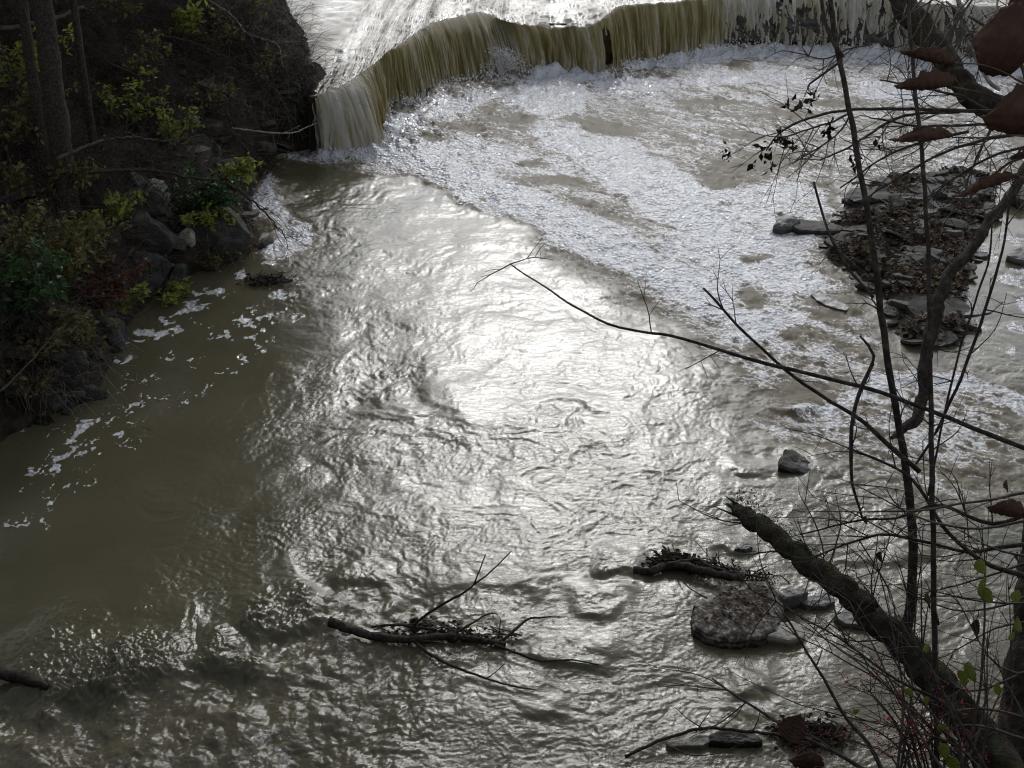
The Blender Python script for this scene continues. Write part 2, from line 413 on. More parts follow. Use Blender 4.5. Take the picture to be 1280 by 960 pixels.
for i_ in range(len(LIP)):                 # east of the notch the sheet drops straight: lip stands just behind its foot, a little higher or lower
    if LIP[i_][0] >= 660:
        d_ = ray(*LIP[i_]); y_ = BASEw[i_][1] + 0.38
        LIPz[i_] = min(1.25, max(0.92, 7 + d_[2] / d_[1] * y_)); LIPw[i_] = G(LIP[i_][0], LIP[i_][1], LIPz[i_])[:2]
        LIPw[i_][1] = max(LIPw[i_][1], BASEw[i_][1] + 0.3)
UPW = G2([(398, 116), (394, 92), (386, 64), (374, 38), (360, 12), (345, -20)], ZU)
LOWER = np.vstack([[[-8.5, -6], [-6.6, 4]], WLw, [LIPw[0] + [0.0, 0.15]], LIPw[1:] + [0, 0.15], [[60, 33], [60, -6]]])
UPPER = np.vstack([LIPw[0:1], UPW, [[-8.0, 45], [-11, 60], [-20, 120], [80, 120], [60, 33]], LIPw[:0:-1]])
RB = G2([(1128, 40), (1150, 18), (1180, 6), (1220, 2), (1290, -4)], 1.1)

def prof(s):
    return 0.62 * (1 - np.exp(-np.maximum(s, 0) / 0.22)) + 0.40 * np.maximum(s, 0) ** 1.06
def hbank(X, Y):
    s1 = -poly_sd(X, Y, LOWER); s2 = -poly_sd(X, Y, UPPER)
    nz = fbm(X * 0.6, Y * 0.6, 5, 31)
    j = 0.20 * fbm(X * 1.7, Y * 1.7, 3, 55)
    a = np.where(s1 > 0, prof(s1 + j * np.minimum(1, s1 * 3)) + 0.5 * sstep(20.4, 21.2, Y) * (1 - np.exp(-np.maximum(s1, 0) / 0.15)), s1 * 0.9)
    s2 = s2 + 0.32 * fbm(X * 1.3, Y * 1.3, 3, 57)
    b = np.where(s2 > 0, ZU - 0.15 + prof(s2), ZU - 0.15 + np.maximum(s2 * 0.6, -0.35))
    h = np.minimum(a, b)
    h = np.where((s1 > 0) & (s2 > 0), h + nz * 0.28 * np.minimum(1, np.minimum(s1, s2) / 0.8), h)
    return np.clip(h, -0.6, 9)
def hit(px, py, lift=0.0):
    d = ray(px, py); t = np.linspace(10, 50, 130); st = t[1] - t[0]
    for _ in range(2):
        P = CAM + d * t[:, None]
        h = hbank(P[:, 0], P[:, 1])
        k = int(np.argmax(P[:, 2] < np.maximum(h, 0)))
        t = np.linspace(t[k] - st, t[k], 50)
    p = P[k].copy(); p[2] = max(h[k], 0) + lift
    return p

# ------------------------------------------------------------------ setting: bed, banks
me = np_mesh('river_bed', [(-300, -60, -0.75), (300, -60, -0.75), (300, 500, -0.75), (-300, 500, -0.75)], [(0, 1, 2, 3)], M_bed)
tag(link('river_bed', me), 'dark muddy bed under the brown stream', kind='structure')

xs = np.concatenate([np.linspace(-45, -17, 40, endpoint=False), np.arange(-17, -1.2, 0.115), ])
ys = np.concatenate([np.arange(0, 10, 0.5), np.arange(10, 32, 0.12), np.linspace(32.2, 90, 60)])
X, Y = np.meshgrid(xs, ys)
Z = hbank(X, Y)
Z = Z + 0.05 * fbm(X * 5, Y * 5, 3, 8) * (Z > 0.05)
bank = link('bank', np_mesh('bank', np.stack([X, Y, Z], -1).reshape(-1, 3), grid_quads(len(ys), len(xs)), M_soil))
tag(bank, 'steep shaded brushy bank along the left of the stream', kind='structure')

# right bank beyond the falls, and the bank the viewer stands on
xs = np.linspace(9.5, 45, 150); ys = np.linspace(31.0, 80, 130)
X, Y = np.meshgrid(xs, ys)
RBL = np.array([[10.6, 32.0], [12.0, 32.6], [14.0, 32.4], [17, 31.6], [24, 30.6], [45, 28], [60, 90], [22, 90], [12.5, 40]])
s = poly_sd(X, Y, RBL)
Z = np.where(s > 0, 0.8 * (1 - np.exp(-s / 0.4)) + 0.35 * s, s) + 0.3 * fbm(X * 0.7, Y * 0.7, 4, 77) * (s > 0)
rbank = link('far_bank', np_mesh('far_bank', np.stack([X, Y, np.clip(Z, -0.6, 9)], -1).reshape(-1, 3), grid_quads(len(ys), len(xs)), M_soil))
tag(rbank, 'dark brushy bank at the right end of the falls', kind='structure')
xs = np.linspace(-14, 16, 120); ys = np.linspace(-14, 5.6, 80)
X, Y = np.meshgrid(xs, ys)
Z = np.clip(5.3 - 1.42 * np.maximum(Y, -0.5 + 0 * Y), -0.6, 6.0) + 0.12 * fbm(X, Y, 4, 5)
nb = link('near_bank', np_mesh('near_bank', np.stack([X, Y, Z], -1).reshape(-1, 3), grid_quads(len(ys), len(xs)), M_soil))
tag(nb, 'steep near bank that the foreground trees grow from', kind='structure')

# ------------------------------------------------------------------ the river below the falls
def river():
    nr, nc = 900, 860
    dep = np.linspace(R(54), R(11.9), nr)
    yy = CAM[2] / np.tan(dep); sl_ = np.hypot(yy, CAM[2])
    u = np.linspace(-1, 1, nc)
    X = u[None, :] * (0.455 * sl_[:, None] + 0.6); Y = np.repeat(yy[:, None], nc, 1)
    def soft(poly, wd):      # 1 inside, soft edge of wd metres
        q = poly_sd(X + 0.35 * nA, Y + 0.35 * nB, G2(poly)); return sstep(-wd, wd, q)
    nA = fbm(X * 0.9, Y * 0.9, 3, 200); nB = fbm(X * 0.9, Y * 0.9, 3, 230)
    # --- foam density
    F = np.zeros_like(X)
    main = soft([(470, 196), (486, 135), (540, 116), (597, 98), (700, 88), (800, 74), (900, 58), (1115, 62), (1300, 70), (1300, 235), (1200, 225), (1060, 236), (1030, 300), (1060, 350),
                 (1100, 420), (1130, 440), (1300, 520), (1300, 570), (1100, 590), (960, 560), (890, 480), (840, 420), (760, 372), (690, 325), (650, 300), (590, 250), (540, 225)], 0.55)
    F = np.maximum(F, main * 0.66)
    up = soft([(470, 180), (486, 135), (540, 116), (597, 98), (700, 88), (800, 74), (900, 58), (1115, 62), (1300, 70), (1300, 130), (1100, 130), (900, 140), (800, 150), (700, 165), (600, 175)], 0.8)
    F = np.maximum(F, up * 0.78)
    rt = soft([(850, 240), (1040, 200), (1040, 300), (1080, 420), (1030, 470), (930, 470), (850, 400), (760, 330)], 0.8)
    F = np.maximum(F, rt * 0.94)
    rfoot = soft([(1050, 480), (1140, 455), (1300, 500), (1300, 640), (1130, 620), (1020, 560)], 1.0)
    F = np.maximum(F, rfoot * 0.74)
    for pts, wd, dn in [([(482, 186), (520, 200), (580, 222), (650, 252), (730, 292), (800, 330), (870, 362), (940, 400)], 0.75, 1.15),
                        ([(700, 98), (685, 130), (700, 160), (745, 190), (800, 222), (850, 255), (900, 300), (960, 340)], 1.0, 1.12),
                        ([(500, 160), (560, 178), (620, 196), (700, 208)], 0.8, 0.98),
                        ([(690, 100), (610, 120), (520, 145), (480, 160)], 0.6, 1.0),
                        ([(800, 80), (900, 68), (1000, 66), (1120, 74), (1290, 92)], 0.8, 1.1),
                        ([(780, 110), (900, 95), (1010, 100), (1140, 120)], 1.0, 0.98),
                        ([(410, 192), (440, 197), (480, 196)], 0.45, 1.05),
                        ([(345, 186), (400, 196), (440, 205), (490, 215)], 0.4, 0.8),
                        ([(1060, 510), (1100, 478), (1150, 466), (1210, 480), (1290, 515)], 0.3, 0.9),
                        ([(985, 518), (1050, 516), (1075, 500), (1085, 480)], 0.12, 1.0)]:
        d, _, _ = seg_dist(X + 0.25 * nA, Y + 0.25 * nB, G2(pts))
        F = np.maximum(F, dn * sstep(wd * 1.4, wd * 0.4, d))
    left = soft([(330, 200), (362, 222), (378, 240), (366, 268), (385, 290), (410, 315), (375, 322), (330, 322), (312, 296), (322, 240)], 0.22)
    F = np.maximum(F, left * 1.05)
    AIR = np.clip(F, 0, 1)
    nC = fbm(X * 3.2 + nB, Y * 2.2, 4, 260); nD = fbm(X * 3.2, Y * 2.2 + nA, 4, 290)
    # brown windows in the foam
    for px, py, rx, ry in [(920, 215, 42, 13), (960, 198, 40, 7), (905, 232, 22, 7), (942, 374, 24, 13), (992, 421, 26, 12), (1000, 490, 32, 16), (945, 437, 18, 8), (1040, 398, 24, 8),
                           (926, 168, 16, 5), (1046, 106, 16, 6), (1040, 128, 24, 5), (922, 81, 14, 5), (610, 138, 10, 5), (585, 160, 30, 6), (640, 150, 34, 8), (540, 172, 26, 6), (720, 150, 30, 6),
                           (760, 165, 40, 8), (980, 145, 30, 5), (940, 322, 22, 6), (1040, 378, 30, 7), (870, 128, 22, 5), (840, 96, 20, 4), (665, 205, 20, 6), (700, 225, 28, 6), (905, 127, 14, 4),
                           (430, 260, 60, 40), (1250, 330, 50, 60), (1230, 400, 50, 30), (1200, 300, 40, 50)]:
        c = G(px, py); ex = G(px + rx, py)[0] - c[0]; ey = abs(G(px, py - ry)[1] - c[1])
        q = ((X - c[0] + (0.5 * nA + 0.5 * nC) * ex) / ex) ** 2 + ((Y - c[1] + (0.5 * nB + 0.5 * nD) * ey) / ey) ** 2
        F = F * (1 - 0.68 * np.exp(-q))
    # drifting flecks on the quiet pools
    flecks = [(302, 344, 8, 4), (262, 366, 16, 5), (242, 384, 20, 6), (228, 392, 12, 4), (205, 401, 12, 4), (191, 418, 20, 7), (222, 414, 12, 4), (165, 428, 11, 3), (161, 451, 9, 7), (141, 453, 3, 4),
              (178, 481, 9, 3), (163, 510, 4, 3), (163, 534, 10, 3), (146, 547, 5, 5), (114, 528, 10, 3), (101, 540, 11, 8), (89, 550, 12, 4), (79, 572, 10, 9), (72, 586, 5, 6), (44, 587, 8, 4),
              (40, 596, 8, 4), (67, 597, 6, 3), (28, 540, 8, 3), (119, 566, 5, 3), (106, 567, 4, 3), (309, 389, 6, 3), (306, 400, 10, 4), (311, 408, 10, 3), (333, 399, 8, 4), (285, 421, 8, 4),
              (316, 423, 9, 4), (331, 443, 7, 4), (306, 451, 5, 4), (349, 372, 12, 4), (338, 329, 8, 3), (15, 655, 10, 4), (60, 632, 9, 3), (33, 650, 5, 2), (55, 653, 8, 3), (5, 658, 8, 3),
              (1190, 275, 16, 5), (1240, 262, 10, 4), (1225, 318, 22, 9), (1265, 300, 14, 6), (1200, 345, 14, 5), (1260, 350, 18, 8), (1245, 380, 12, 5), (1270, 410, 14, 6), (1225, 410, 8, 3),
              (1262, 440, 10, 4), (1215, 255, 8, 3), (1250, 240, 12, 4), (1195, 250, 9, 3), (1278, 380, 8, 12), (1240, 335, 8, 3), (1275, 340, 8, 4), (1190, 372, 10, 3), (1215, 440, 8, 3)]
    for k in range(190):
        px = rnd.uniform(40, 380); flecks.append((px, 590 - (px - 60) * 0.78 + rnd.uniform(-50, 60), rnd.uniform(1.5, 3.5), rnd.uniform(1, 2)))
    fl = np.zeros_like(X)
    wx = 0.10 * fbm(X * 6, Y * 4, 3, 300); wy = 0.16 * fbm(X * 6, Y * 4, 3, 330)
    for px, py, rx, ry in flecks:
        c = G(px, py); ex = (G(px + rx, py)[0] - c[0]); ey = abs(G(px, py - ry)[1] - c[1])
        r0 = np.argmin(abs(yy - (c[1] + 3 * ey + .3))); r1 = np.argmin(abs(yy - (c[1] - 3 * ey - .3)))
        a, b = min(r0, r1), max(r0, r1) + 1
        sl2 = np.s_[a:b]
        q = ((X[sl2] - c[0] + wx[sl2]) / ex) ** 2 + ((Y[sl2] - c[1] + wy[sl2]) / ey) ** 2
        fl[sl2] = np.maximum(fl[sl2], 0.95 * sstep(1.8, 0.3, q))
    F = np.maximum(F, fl)
    # --- how lively the surface is
    calm = soft([(-40, 600), (0, 545), (60, 520), (140, 450), (200, 370), (320, 300), (395, 318), (400, 420), (330, 520), (330, 620), (260, 730), (100, 800), (-40, 820)], 1.0)
    slick = soft([(450, 260), (560, 240), (650, 305), (760, 375), (840, 420), (800, 470), (640, 545), (560, 500), (520, 430), (440, 340)], 0.7)
    rapid = soft([(-40, 850), (90, 850), (180, 862), (290, 840), (400, 765), (500, 730), (560, 800), (460, 1000), (-40, 1000)], 0.6)
    amp = 1.0 - (0.76 - 0.25 * np.clip(nB + 0.2, 0, 1)) * calm - 0.36 * slick * (1 - calm) + 0.5 * rapid
    rightq = soft([(1190, 250), (1300, 230), (1300, 450), (1230, 430), (1200, 330)], 0.5)
    amp *= 1 - 0.8 * rightq
    amp = np.clip(amp, 0.06, 2)
    F = np.maximum(F, rapid * np.clip(0.30 + 0.5 * fbm(X * 1.5, Y * 1.5, 3, 480), 0, 0.55))
    AIR = np.maximum(AIR, 0.26 * rapid)
    # --- height
    wxx = 0.5 * fbm(X * 0.9, Y * 0.9, 3, 400); wyy = 0.5 * fbm(X * 0.9, Y * 0.9, 3, 430)
    patch = np.clip(1.0 + 0.75 * fbm(X * 0.55 + 0.4 * wxx, Y * 0.8, 3, 460), 0.35, 1.9)
    Xs = X * (1 - 0.5 * slick)
    H = 0.016 * fbm(X * 0.8, Y * 0.7, 3, 10) * (0.3 + amp)
    m1 = np.abs(fbm((X + wxx) * 1.7, (Y + wyy) * 2.4, 3, 20))
    m2 = 0.5 * np.abs(pn((Xs + wxx) * 5.6, (Y + wyy) * 8.2, 50)) + 0.7 * np.abs(pn((Xs - wyy) * 12.5 + 2, (Y + wxx) * 15.2, 60)) + 0.58 * np.abs(pn((X + wyy) * 24 + 2, (Y - wxx) * 25.2, 61)) + 0.38 * np.abs(pn((X + wyy) * 40 + 2, (Y - wxx) * 42.2, 62))
    far = np.clip((Y - 9) / 14, 0, 1)
    H += amp * patch * (-0.010 * m1 - 0.0078 * m2)
    # foam is lumpy, most of all under the falls
    dl, _, _ = seg_dist(X, Y, BASEw)
    boil = np.exp(-dl / 1.3)
    Fc = np.clip(F, 0, 1)
    H += Fc * 0.034 * (fbm(X * 4, Y * 4, 5, 70)) * (1 - 0.7 * fl)
    H += boil * main * (0.13 * fbm(X * 2.2, Y * 1.9, 5, 80, 0.6) + 0.03)
    H += 0.08 * np.exp(-(dl / 0.25) ** 2) * (0.8 + fbm(X * 3, Y * 3, 3, 82))
    for pts, wd, hh in [([(482, 186), (520, 200), (580, 222), (650, 252), (730, 292), (800, 330)], 0.55, 0.05), ([(700, 98), (685, 130), (700, 160), (745, 190), (800, 222), (850, 255)], 0.7, 0.06)]:
        d, _, _ = seg_dist(X + 0.2 * nA, Y + 0.2 * nB, G2(pts)); H += hh * np.exp(-(d / wd) ** 2)
    # --- ledges that the water pours over (upstream hump, dark downstream face, dip, small curl)
    def ledge(pts, hh, wup, wdn, jag=0.25, froth=0.6):
        nonlocal H, F
        P = G2(pts)
        d, side, al = seg_dist(X + jag * 0.5 * nA, Y + jag * nB + 0.10 * fbm(X * 3, Y * 3, 4, 90), P)
        tot = np.linalg.norm(np.diff(P, axis=0), axis=1).sum()
        q = d * side
        fade = sstep(0, min(0.7, tot * .3), al) * sstep(tot, tot - min(0.7, tot * .3), al)
        fade = np.where((al < 1e-6) | (al > tot - 1e-6), 0, fade)
        k = fade * (0.6 + 0.5 * np.clip(fbm(al * 1.3, al * 0, 2, 95) + .4, 0, 1.3))
        hh *= 0.55 if hh > 0.125 else 0.30; wdn *= 1.25
        H += hh * k * (0.75 + 0.9 * m2) * np.where(q > 0, np.exp(-(q / wup) ** 2), np.exp(-(q / (wdn * 0.5)) ** 2))
        H += -0.6 * hh * k * np.exp(-((q + wdn * 1.1) / (wdn * 0.6)) ** 2) + 0.5 * hh * k * np.exp(-((q + wdn * 2.2) / (wdn * 0.6)) ** 2)
        F = np.maximum(F, froth * k * np.exp(-((q + wdn * 1.3) / (wdn * 0.30)) ** 2))
    ledge([(-30, 835), (60, 846), (100, 858), (180, 856), (235, 852), (290, 836)], 0.145, 0.7, 0.25, 0.3, 0.45)
    ledge([(225, 850), (300, 838), (350, 836)], 0.14, 0.4, 0.2, 0.3, 0.5)
    ledge([(270, 790), (330, 782), (390, 764), (430, 752)], 0.13, 0.5, 0.2, 0.3, 0.5)
    ledge([(405, 722), (440, 728), (500, 728)], 0.09, 0.35, 0.12, 0.1, 0.3)
    ledge([(500, 728), (600, 738), (720, 728)], 0.035, 0.3, 0.12, 0.3, 0.2)
    ledge([(735, 706), (770, 709), (815, 714)], 0.08, 0.3, 0.11, 0.1, 0.4)
    ledge([(640, 815), (690, 822), (735, 832), (790, 828)], 0.08, 0.3, 0.12, 0.1, 0.6)
    ledge([(710, 762), (740, 756), (775, 775)], 0.06, 0.3, 0.12, 0.1, 0.2)
    ledge([(520, 440), (545, 500), (600, 522), (660, 528)], 0.028, 0.4, 0.16, 0.2, 0.0)
    ledge([(420, 500), (500, 520), (560, 516), (620, 526)], 0.03, 0.4, 0.16, 0.2, 0.0)
    ledge([(620, 520), (700, 508), (790, 515)], 0.026, 0.4, 0.14, 0.2, 0.1)
    ledge([(955, 512), (1000, 516), (1060, 514)], 0.10, 0.25, 0.12, 0.05, 1.0)
    ledge([(1060, 508), (1090, 480), (1160, 468), (1230, 480)], 0.06, 0.3, 0.14, 0.1, 0.8)
    ledge([(900, 588), (950, 590), (985, 587)], 0.06, 0.25, 0.10, 0.1, 0.3)
    ledge([(880, 690), (910, 684), (940, 690)], 0.06, 0.25, 0.10, 0.1, 0.3)
    ledge([(905, 855), (935, 862), (975, 868)], 0.07, 0.25, 0.11, 0.1, 0.9)
    ledge([(1030, 770), (1080, 776), (1150, 772)], 0.07, 0.25, 0.11, 0.1, 0.7)
    ledge([(640, 895), (680, 893), (720, 897)], 0.05, 0.22, 0.10, 0.1, 0.1)
    ledge([(1010, 692), (1100, 700), (1200, 694)], 0.05, 0.25, 0.11, 0.1, 0.7)
    H += rapid * 0.034 * (fbm(X * 1.6, Y * 1.6, 3, 101) + np.abs(fbm(X * 3.1, Y * 2.6, 3, 105)))
    H = H + 0.02
    rip = np.clip((amp + 0.3 * slick * (1 - calm)) * (1 - 0.3 * far) * (0.6 + 0.4 * patch), 0.05, 1.0)
    V = np.stack([X, Y, H], -1).reshape(-1, 3)
    me = np_mesh('river', V, grid_quads(nr, nc), M_water, attrs={'foam': np.clip(F, 0, 1.3), 'ripple': np.clip(rip * 0.95, 0, 1), 'air': AIR})
    return tag(link('river', me), 'muddy brown stream running below the falls with drifting foam', kind='structure')
river()

# ------------------------------------------------------------------ the falls and the water above
def resample(P, n):
    P = np.asarray(P); d = np.concatenate([[0], np.cumsum(np.linalg.norm(np.diff(P, axis=0), axis=1))])
    return d
def curve_param(A, B, per):
    """Catmull through paired control points, equal numbers of samples chosen by length of A."""
    A = np.hstack([A, B]); out = []
    Q = np.vstack([2 * A[0] - A[1], A, 2 * A[-1] - A[-2]])
    for i in range(len(A) - 1):
        p0, p1, p2, p3 = Q[i:i + 4]
        n = max(3, int(max(np.linalg.norm(p2[:2] - p1[:2]), np.linalg.norm(p2[2:] - p1[2:])) / per))
        for t in np.linspace(0, 1, n, endpoint=False):
            out.append(0.5 * (2 * p1 + (p2 - p0) * t + (2 * p0 - 5 * p1 + 4 * p2 - p3) * t * t + (3 * p1 - p0 - 3 * p2 + p3) * t ** 3))
    out.append(A[-1]); out = np.array(out)
    return out[:, :2], out[:, 2:]
Lc, Bc = curve_param(LIPw, BASEw, 0.016)
ns = len(Lc)
sarc = np.concatenate([[0], np.cumsum(np.linalg.norm(np.diff(Lc, axis=0), axis=1) * 0.5 + np.linalg.norm(np.diff(Bc, axis=0), axis=1) * 0.5)])
lip_px = np.array([640 + FPX * p[0] / (p[1] * math.cos(PITCH) + (CAM[2] - ZU) * math.sin(PITCH)) for p in Lc])
qz = np.array([np.argmin(np.hypot(*(Lc - p).T)) for p in LIPw])
lipz = np.interp(np.arange(ns), qz, LIPz) + 0.03 * fbm(sarc * 0.9, sarc * 0, 3, 140) + 0.02 * fbm(sarc * 7, sarc * 0 + .5, 3, 141)
def waterfall():
    nt_ = 54
    t = np.linspace(0, 1, nt_)[:, None]
    S = np.repeat(sarc[None], nt_, 0)
    # fall back from the thrown-out base where the sheet clings to the ledge
    hx = Lc[None] + (Bc - Lc)[None] * (t ** 0.62)[..., None]
    z = lipz[None] * (1 - t ** 1.25) - 0.06 * t
    nrm = (Bc - Lc); nrm /= np.linalg.norm(nrm, axis=1)[:, None] + 1e-9
    brk = sstep(885, 915, lip_px)                                   # right end: broken, drips over rock
    st = fbm(S * 5 + 0.25 * pn(S * 2, t * 2, 5), t * 0.8 + S * 0.05, 4, 150)
    fine = fbm(S * 17 + 0.3 * pn(S * 4, t * 3, 4), t * 1.6 + 3, 4, 160)
    amp = 0.03 + 0.15 * t + 0.10 * brk[None] * t
    off = amp * st + 0.05 * fine * t ** 0.6
    hx = hx + nrm[None] * off[..., None]
    streak = 0.36 + 0.26 * st + 0.24 * fine * (0.5 + t) + 0.16 * fbm(S * 0.9, t * 0.4, 3, 158)
    streak = streak + 0.6 * np.clip(fbm(S * 34 + 0.4 * pn(S * 3, t * 3, 6), t * 2.2, 3, 162) - 0.12, -0.25, 1) * (0.35 + 0.65 * t)
    streak = streak + 0.25 * np.clip(fbm(S * 11, t * 0.5, 2, 163) - 0.35, 0, 1) * 1.4
    streak = streak + 0.35 * sstep(0.55, 1.0, t) * (0.3 + 0.7 * np.clip(fine + .3, 0, 1)) * 0.8
    streak = streak + 0.48 * brk[None] + 0.62 * sstep(455, 438, lip_px)[None]
    for c, wd in [(522, 6), (608, 14), (757, 7), (455, 3)]:
        streak = streak + 0.35 * np.exp(-((lip_px[None] + (t - .2) * 6 - c) / wd) ** 2) * (0.4 + fine)
    streak = streak + 0.55 * np.exp(-((lip_px[None] - 612) / 22) ** 2) * sstep(0.2, 0.6, t) * (0.6 + 0.6 * fine)
    V = np.concatenate([hx, z[..., None]], -1).reshape(-1, 3)
    Q = grid_quads(nt_, ns)[:, ::-1]
    # gaps where the sheet is torn
    hole = (0.7 * fbm(S * 6 + 0.9 * pn(S * 3, t * 3, 8), t * 1.5, 3, 170) + 0.7 * fbm(S * 19 + 0.8 * pn(S * 6, t * 5, 9), t * 3.0, 3, 175) + 0.2) > (0.42 - 0.36 * brk[None] + 1.2 * (1 - brk[None]) + 0.55 * (1 - t) ** 2 * brk[None] - 0.05 * t)
    for c, wd in [(752, 7)]:
        hole |= ((np.abs(lip_px[None] - c - 5 * t * t) + 5 * fine < wd * (0.3 + 0.8 * t)) & (t > 0.22 + 0.2 * st))
    hv = hole.reshape(-1)
    keep = ~(hv[Q].sum(1) >= 3)
    Q = Q[keep]
    root = empty('waterfall', (*Lc[ns // 3], 0)); tag(root, 'low curved waterfall of olive brown water pouring over a rock ledge', kind='structure')
    me = np_mesh('water_curtain', V - np.array([*Lc[ns // 3], 0]), Q, M_fall, attrs={'streak': np.clip(streak, 0, 1)})
    link('water_curtain', me, root)
    # froth and spray thrown up along the foot
    C = []
    def spray(k, n, up, out, sx=0.1):
        for _ in range(n):
            b = Bc[min(ns - 1, max(0, int(k + rnd.gauss(0, sx) / 0.016)))]
            h = abs(rnd.gauss(0, up)); o = rnd.gauss(0.02, out)
            nn = nrm[min(ns - 1, max(0, int(k)))]
            C.append((b[0] + nn[0] * o + rnd.gauss(0, .03), b[1] + nn[1] * o + rnd.gauss(0, .03), h, rnd.uniform(0.006, 0.02) * (1 if h > 0.12 else 1.5)))
    for k in range(0, ns, 4): spray(k, 13, 0.07 + 0.05 * (fbm(np.array([k * 0.02]), np.array([0.5]), 2, 7)[0] + .3), 0.10)
    ks = int(np.argmin(abs(lip_px - 612)))
    for i in range(5200):
        u = rnd.random()
        p = Bc[ks] + (Lc[ks] - Bc[ks]) * (0.15 + 0.3 * rnd.random())
        C.append((p[0] + rnd.gauss(0, 0.26) * (1 - 0.4 * u), p[1] + rnd.gauss(-.1, 0.12), 0.02 + 0.62 * u * rnd.random() ** .6, rnd.uniform(0.006, 0.018)))
    C = np.array(C); n = len(C)
    oct_ = np.array([(1, 0, 0), (-1, 0, 0), (0, 1, 0), (0, -1, 0), (0, 0, 1.3), (0, 0, -1)], float)
    V = (C[:, None, :3] + oct_[None] * C[:, None, 3:4]).reshape(-1, 3)
    fo = np.array([(0, 2, 4), (2, 1, 4), (1, 3, 4), (3, 0, 4), (2, 0, 5), (1, 2, 5), (3, 1, 5), (0, 3, 5)])
    Fq = (np.arange(n)[:, None, None] * 6 + fo[None]).reshape(-1, 3)
    o = link('spray', np_mesh('spray', V - np.array([*Lc[ns // 3], 0]), Fq, M_foam), root); o['kind'] = 'stuff'
    return root
waterfall()

def upstream():
    nd = 260
    d = np.linspace(0, 1, nd)[:, None]
    dist = 0.02 + 62 * d ** 2.6; dist[0] = 0
    dist = dist.repeat(ns, 1)
    step = slice(None, None, 2)
    S = sarc[step]; L = Lc[step]; n2 = len(L); dist = dist[:, step]; lz = lipz[step]
    ne = 60
    ext = np.stack([np.linspace(-5.5, -0.09, ne), np.zeros(ne)], 1) + L[0]
    L = np.vstack([ext, L]); S = np.concatenate([S[0] + np.linspace(-5.5, -0.09, ne), S]); lz = np.concatenate([np.full(ne, lz[0]), lz]); n2 = len(L); dist = dist[:, :1].repeat(n2, 1)
    fan = np.concatenate([np.full(ne, 0.0), np.linspace(0.0, 0.42, n2 - ne)])
    hx = L[None, :, 0] + dist * fan[None] * sstep(0, 14, dist) ; hy = L[None, :, 1] + dist
    T = np.repeat(S[None], nd, 0)
    a = np.maximum(np.minimum(1, dist / 0.4), (np.arange(n2) < ne)[None])
    H = ZU + 0.03 + ((lz[None] - ZU) * np.exp(-dist / 1.6) - 0.085 * np.exp(-(dist / 0.16) ** 1.2)) * (np.arange(n2) >= ne)[None]
    near = np.exp(-dist / 3.0)
    H = H + a * (-0.05 * np.abs(fbm(T * 3.0 + 0.4 * pn(T, dist * .5, 3), dist * 0.5, 4, 180)) * (0.3 + near) * (np.arange(n2) >= ne)[None] - 0.048 * np.abs(fbm(hx * 1.5, hy * 1.5, 5, 190)))
    xe, ye = hx[:, :ne], hy[:, :ne]
    H[:, :ne] = np.where(poly_sd(xe, ye, UPPER) < -0.12, np.minimum(H[:, :ne], hbank(xe, ye) - 0.2), H[:, :ne])
    V = np.stack([hx, hy, H], -1).reshape(-1, 3)
    # shares its first row with the top edge of the falling sheet
    V[ne:n2, 2] = lz[ne:]
    F = 0.0 * H
    me = np_mesh('upstream_river', V, grid_quads(nd, n2), M_water, attrs={'foam': F, 'ripple': 0.9 + 0 * H, 'air': np.clip(0.34 + 0.22 * fbm(T * 1.1, dist * 0.25, 3, 199), 0.1, 0.6)})
    return tag(link('upstream_river', me), 'bright reflecting water above the lip of the falls', kind='structure')
upstream()

def rock_ledge():
    k = slice(None, None, 3)
    L = Lc[k]; n = len(L); S = sarc[k]
    nrm = Bc[k] - L; nrm /= np.linalg.norm(nrm, axis=1)[:, None] + 1e-9
    z = np.linspace(-0.6, 1.0, 26)[:, None]
    Sx = np.repeat(S[None], 26, 0)
    lay = np.floor(z * 9 + 0.8 * pn(Sx * 0.8, z * 0, 3)); off = 0.10 * (np.sin(lay * 12.9898 + np.floor(Sx * 1.7) * 4.1) * 0.5) + 0.08 * fbm(Sx * 3, z * 6, 3, 210)
    P = L[None] + nrm[None] * (0.7 * off - 0.14 - 0.05 * z)[..., None] + np.array([0, 0.16])
    V = np.concatenate([P, np.repeat(z, n, 1)[..., None]], -1).reshape(-1, 3)
    me = np_mesh('rock_ledge', V, grid_quads(26, n)[:, ::-1], M_slate, smooth=False)
    return tag(link('rock_ledge', me), 'dark layered rock ledge behind the falling water', kind='structure')
rock_ledge()

